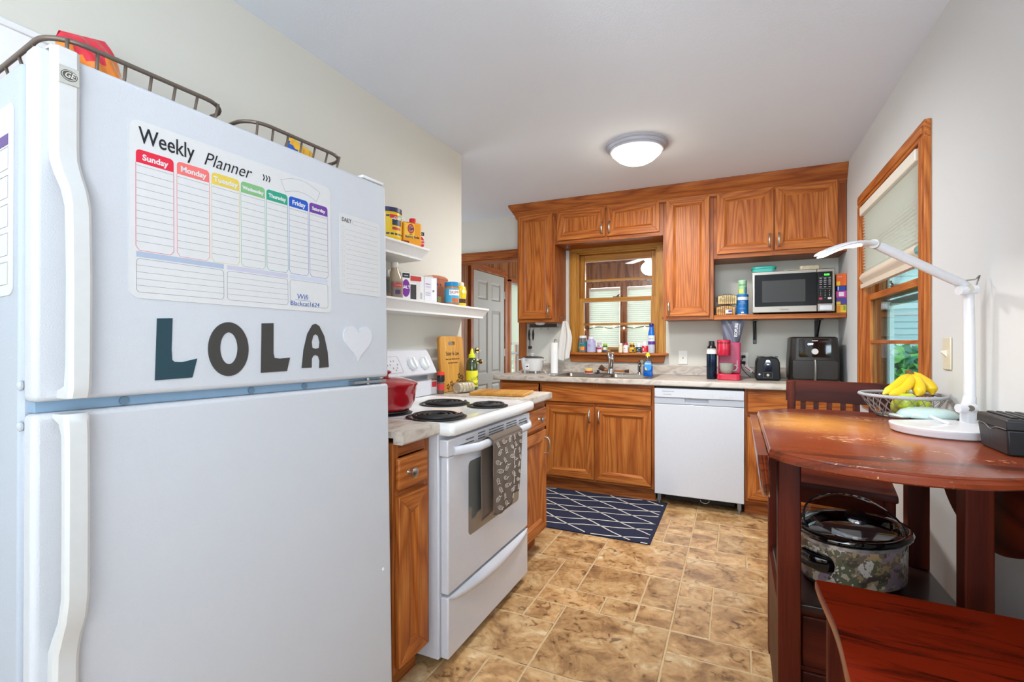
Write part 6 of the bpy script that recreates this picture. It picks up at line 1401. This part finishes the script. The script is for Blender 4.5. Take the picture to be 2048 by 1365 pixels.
# ---------------------------------------------------------------- desk lamp
t = thing('desk_lamp', 'white adjustable LED lamp with a round base on the table', 'lamp', (.56, 1.85, ZT+.0005), 24.8)
LW = mat('d6d6da', .3, coat=.3)
mb = MB(); P = []
for i in range(60):
    a = 2*PI*i/60; x, y = .13*math.cos(a), .13*math.sin(a); P.append((x, min(y, .092)))
mb.rings([[(x*k_, y*k_, z) for x, y in P] for k_, z in ((.93, 0), (.97, .004), (.99, .016), (1, .020), (1, .024), (.985, .026), (.5, .027))]); build('base', mb, LW, t, smooth=40)
Wl = chain(t).inverted()
def wl(x, y, z): return tuple(Wl @ Vector((x, y, z)))
px_, py_ = .643, 1.928
build('pivot_collar', MB().cyl(wl(px_, py_, .951), wl(px_, py_, .985), .021, .020, 24), LW, t)
build('lower_joint', MB().tube([wl(px_-.012, py_-.012, .985), wl(px_+.0, py_, 1.005), wl(px_+.004, py_+.004, 1.03)], [.017, .018, .016], 16).tube([wl(px_-.035, py_-.03, .996), wl(px_+.01, py_-.012, .998)], .013, 16), LW, t)
build('joint_screw', MB().cyl(wl(px_-.005, py_-.03, .998), wl(px_-.006, py_-.034, .998), .009), mat('7c7468', .3, .9), t)
build('post', MB().tube([wl(px_+.004, py_+.004, 1.02), wl(px_+.002, py_+.002, 1.19), wl(px_, py_, 1.345)], [.0145, .014, .013], 18), LW, t)
el = (.363, 1.71, 1.479); j0 = (px_-.012, py_-.010, 1.365)
build('upper_joint', MB().tube([wl(px_, py_, 1.335), wl(px_-.004, py_-.002, 1.36), wl(px_-.03, py_-.02, 1.378)], [.014, .016, .015], 14).tube([wl(px_-.035, py_-.035, 1.352), wl(px_+.012, py_-.012, 1.356)], .0135, 16), LW, t)
build('joint_screw', MB().cyl(wl(px_-.008, py_-.034, 1.357), wl(px_-.009, py_-.037, 1.357), .010), mat('7c7468', .3, .9), t)
a0 = Vector((px_-.025, py_-.018, 1.376)); a1 = Vector(el)
build('arm', MB().tube([wl(*a0), wl(*a0.lerp(a1, .3)), wl(*a0.lerp(a1, .92)), wl(*(a1))], [.0135, .0135, .013, .010], 16), LW, t, smooth=60)
build('elbow', MB().cyl(wl(el[0]-.006, el[1]-.014, el[2]), wl(el[0]+.006, el[1]+.014, el[2]), .013, n=20), mat('b8b4b0', .3, .5), t)
tip = Vector((.205, 1.588, 1.438)); d_ = tip-a1; sd = Vector((d_.y, -d_.x, 0)).normalized()
mb = MB(); rs = []
for i in range(13):
    u = i/12; c = a1+d_*u+Vector((0, 0, .016*math.sin(PI*u))); w_ = .010+.020*math.sin(PI*min(1, u*.62+.12))**1.2 if u < .97 else .014; h_ = .0075-.003*u
    if i == 12: w_ = .012; h_ = .002
    rs.append([wl(*(c+sd*(w_*math.cos(2*PI*k/14))+Vector((0, 0, h_*math.sin(2*PI*k/14))))) for k in range(14)])
mb.rings(rs); hdl = build('lamp_head', mb, LW, t, smooth=60)
mb = MB(); rs = []
for i in range(9):
    u = .30+.64*i/8; c = a1+d_*u+Vector((0, 0, .016*math.sin(PI*u)-.0072)); rs.append([wl(*(c+sd*s*.013+Vector((0, 0, q)))) for s, q in ((-1, 0), (1, 0), (1, -.0035), (-1, -.0035))])
mb.rings(rs); build('led_strip', mb, mat('fffaf0', .4, emit=5), hdl)
light('desk_lamp_led', 'AREA', tuple(a1+d_*.6+Vector((0, 0, -.004))), 2.6, (1, .95, .86), (0, 0, math.atan2(d_.y, d_.x)), .13, .02)
build('cable', MB().tube([wl(px_-.006, py_+.0, 1.385), wl(px_+.018, py_+.004, 1.388), wl(px_+.028, py_+.006, 1.40), wl(px_+.020, py_+.006, 1.37), wl(px_+.012, py_+.006, 1.345)], .0022, 6).tube([wl(px_+.018, py_+.012, 1.02), wl(px_+.026, py_+.014, .985), wl(px_+.016, py_+.016, .955)], .0025, 6), mat('8a8680', .5), t, smooth=180)
build('base_lever', MB().tube([wl(.575, 1.86, .953), wl(.545, 1.872, .966), wl(.535, 1.876, .972)], [.006, .004, .004], 8), LW, t)
# black box
t = thing('storage_box', 'black plastic lidded box at the near right edge of the table', 'box', (.6335, 1.618, ZT+.0005), 0); BP = mat('1e1e20', .45, bump=.2)
def rc(hw, hd, z): return [(-hw, -hd, z), (hw, -hd, z), (hw, hd, z), (-hw, hd, z)]
build('tub', MB().rings([rc(.045, .070, 0), rc(.050, .078, .062)]), BP, t, bevel=.004); build('lid', MB().rings([rc(.0515, .080, .062), rc(.051, .0795, .084), rc(.048, .076, .088)]), BP, t, bevel=.003)
mb = MB()
for k in range(4): mb.box(-.034+.018*k, -.022+.018*k, -.060, .070, .088, .0915)
build('lid_ribs', mb, BP, t, bevel=.001); mb = MB(); mb.tube([(-.0525, y, .064-.010*math.exp(-((y-.0)/.02)**2)) for y in [-.078+.156*i/24 for i in range(25)]], .0012, 6); build('seam', mb, mat('6c6c6e', .4), t)
# blue sandwich maker
t = thing('sandwich_maker', 'pale blue round sandwich maker between the fruit basket and the lamp', 'sandwich maker', (.578, 2.052, ZT+.0005), 24.8); PB = mat('b4cdca', .2, coat=.5)
build('lower_plate', MB().rings([oval(.060, .055, 0), oval(.078, .066, .008), oval(.082, .070, .022)]), mat('3c3a3a', .35), t, smooth=50)
build('upper_lid', MB().rings([oval(.084, .072, .022), oval(.086, .074, .030), oval(.074, .064, .042), oval(.05, .045, .050), oval(.01, .01, .053)]), PB, t, smooth=60)
for s in (-1, 1): build('ear_handle', MB().box(min(s*.075, s*.108), max(s*.075, s*.108), -.03, .03, .020, .030), PB, t, bevel=.005)
build('lower_handle', MB().box(.075, .104, -.025, .025, .006, .016), mat('3c3a3a', .35), t, bevel=.004)
# fruit basket
t = thing('fruit_basket', 'round wire fruit basket with a grey wrapped rim on the table', 'basket', (.548, 2.205, ZT+.0005), 0); GW = mat('9c9894', .4, .5)
def cr(r, z, n=40): return [(r*math.cos(2*PI*i/n), r*math.sin(2*PI*i/n), z) for i in range(n)]
build('rim', MB().tube(cr(.126, .078), .0062, 10, closed=True), mat('a9a8ac', .6, bump=1, bscale=300), t, smooth=180)
mb = MB(); mb.tube(cr(.072, .003), .003, 6, closed=True)
def brad(z): return .072+.054*(z/.078)**.8
for k in range(22):
    for s in (-1, 1):
        mb.tube([(brad(z)*math.cos(a), brad(z)*math.sin(a), z) for z, a in [(.003+.075*i/6, 2*PI*k/22+s*.55*i/6) for i in range(7)]], .0011, 4)
for k in range(5): x = -.056+.028*k; h_ = math.sqrt(.072**2-x*x); mb.tube([(x, -h_, .003), (x, h_, .003)], .0012, 4); mb.tube([(-h_, x, .003), (h_, x, .003)], .0012, 4)
build('wire_mesh', mb, GW, t, smooth=180)
# bananas
def banana(t, pts, r, nm='banana'):
    n = len(pts); P = []
    for i in range(25):
        u = i/24*(n-1); k = min(n-2, int(u)); f = u-k
        p0, p1, p2, p3 = [Vector(pts[max(0, min(n-1, j))]) for j in (k-1, k, k+1, k+2)]
        P.append(tuple(.5*((2*p1)+(-p0+p2)*f+(2*p0-5*p1+4*p2-p3)*f*f+(-p0+3*p1-3*p2+p3)*f**3)))
    rr_ = [r*(.30 if i == 0 else .38 if i == 1 else (.5 if i == 2 else min(1, .62+.09*(i-3)) if i < 8 else (1 if i < 20 else max(.22, 1-.2*(i-19))))) for i in range(25)]
    mb = MB(); mb.tube(P, rr_, 10, 0)
    o = build('fruit', mb, mat('e8c01c', .4, var=.08, bscale=20), t, smooth=70)
    build('stem_tip', MB().tube([P[-1], tuple(Vector(P[-1])+(Vector(P[-1])-Vector(P[-2])).normalized()*.006)], [r*.24, r*.2], 7), mat('4a3a1c', .7), o)
t = thing('banana_bunch', 'bunch of ripe yellow bananas resting in the wire basket', 'bananas', (.548, 2.205, ZT+.001), 24.8)
ap = (.030, .0, .150)
banana(t, [ap, (-.01, -.02, .135), (-.060, -.035, .105), (-.105, -.045, .082)], .0155)
banana(t, [ap, (.0, -.035, .128), (-.045, -.055, .098), (-.100, -.066, .074+.010)], .0165)
banana(t, [ap, (.030, -.030, .130), (.018, -.055, .105), (.0, -.066, .080)], .0185)
banana(t, [ap, (.050, -.010, .140), (.078, -.028, .112), (.078, -.040, .082)], .0185)
banana(t, [ap, (.058, .01, .142), (.095, .0, .118), (.104, -.012, .088)], .018)
build('crown', MB().tube([(.022, .002, .168), (.030, 0, .152), (.042, .0, .146)], [.008, .014, .010], 10), mat('6a5628', .7), t)
def apple(lb, x, y, z, r, hx, nm='apple'):
    t = thing(nm, lb, 'fruit', (x, y, z), 0, 'green apples in the basket'); build('flesh', MB().lathe([(r*.15, .15*r), (r*.55, .02*r), (r*.92, .5*r), (r, .95*r), (r*.9, 1.45*r), (r*.55, 1.78*r), (r*.2, 1.72*r), (.001, 1.6*r)], n=24), mat(hx, .3, coat=.4, var=.15, bscale=30), t, smooth=80)
    build('stem', MB().tube([(0, 0, 1.62*r), (.004, 0, 2.05*r)], .0013, 5), mat('4a3a20', .7), t)
apple('pale green apple at the front of the fruit basket under the bananas', .538, 2.125, ZT+.032, .034, 'b8c83c'); apple('green apple lying low at the left inside the fruit basket', .595, 2.168, ZT+.008, .032, 'a4b42c'); apple('green apple deep in the middle of the fruit basket', .545, 2.20, ZT+.006, .032, 'b0b834')
# dangling plug and wall cable
t = thing('dangling_plug', 'black two-prong plug hanging below the table top', 'plug', (.615, 1.86, .66), 0)
build('cord', MB().tube([(.02, -.01, .24), (.022, .0, .12), (.02, .0, .07), (.008, 0, .03)], .0032, 8), BLACKM, t, smooth=180)
mb = MB(); mb.tube([(.010, 0, .036), (.004, 0, .02), (-.004, 0, .002), (-.006, 0, -.002)], [.004, .007, .011, .013], 8, flat=1.6)
for k in range(3): c = Vector((.009-.003*k, 0, .032-.008*k)); mb.tube([tuple(c), tuple(c+Vector((-.001, 0, -.003)))], .0085+.001*k, 8, flat=1.3)
build('plug_body', mb, BLACKM, t); build('prong', MB().box(-.012, -.009, -.010, -.008, -.026, -.002).box(-.012, -.009, .008, .010, -.026, -.002), mat('6a5a44', .3, .9), t)
t = thing('wall_cable', 'white cable running down the right wall behind the table', 'cable', (.683, 1.70, .2), 0)
build('sheath', MB().tube([(-.004, .02, .62), (-.002, .0, .50), (0, -.02, .38), (0, -.035, .22), (0, -.05, .04), (0, -.055, -.199)], .0055, 8), WHITE, t, smooth=180)
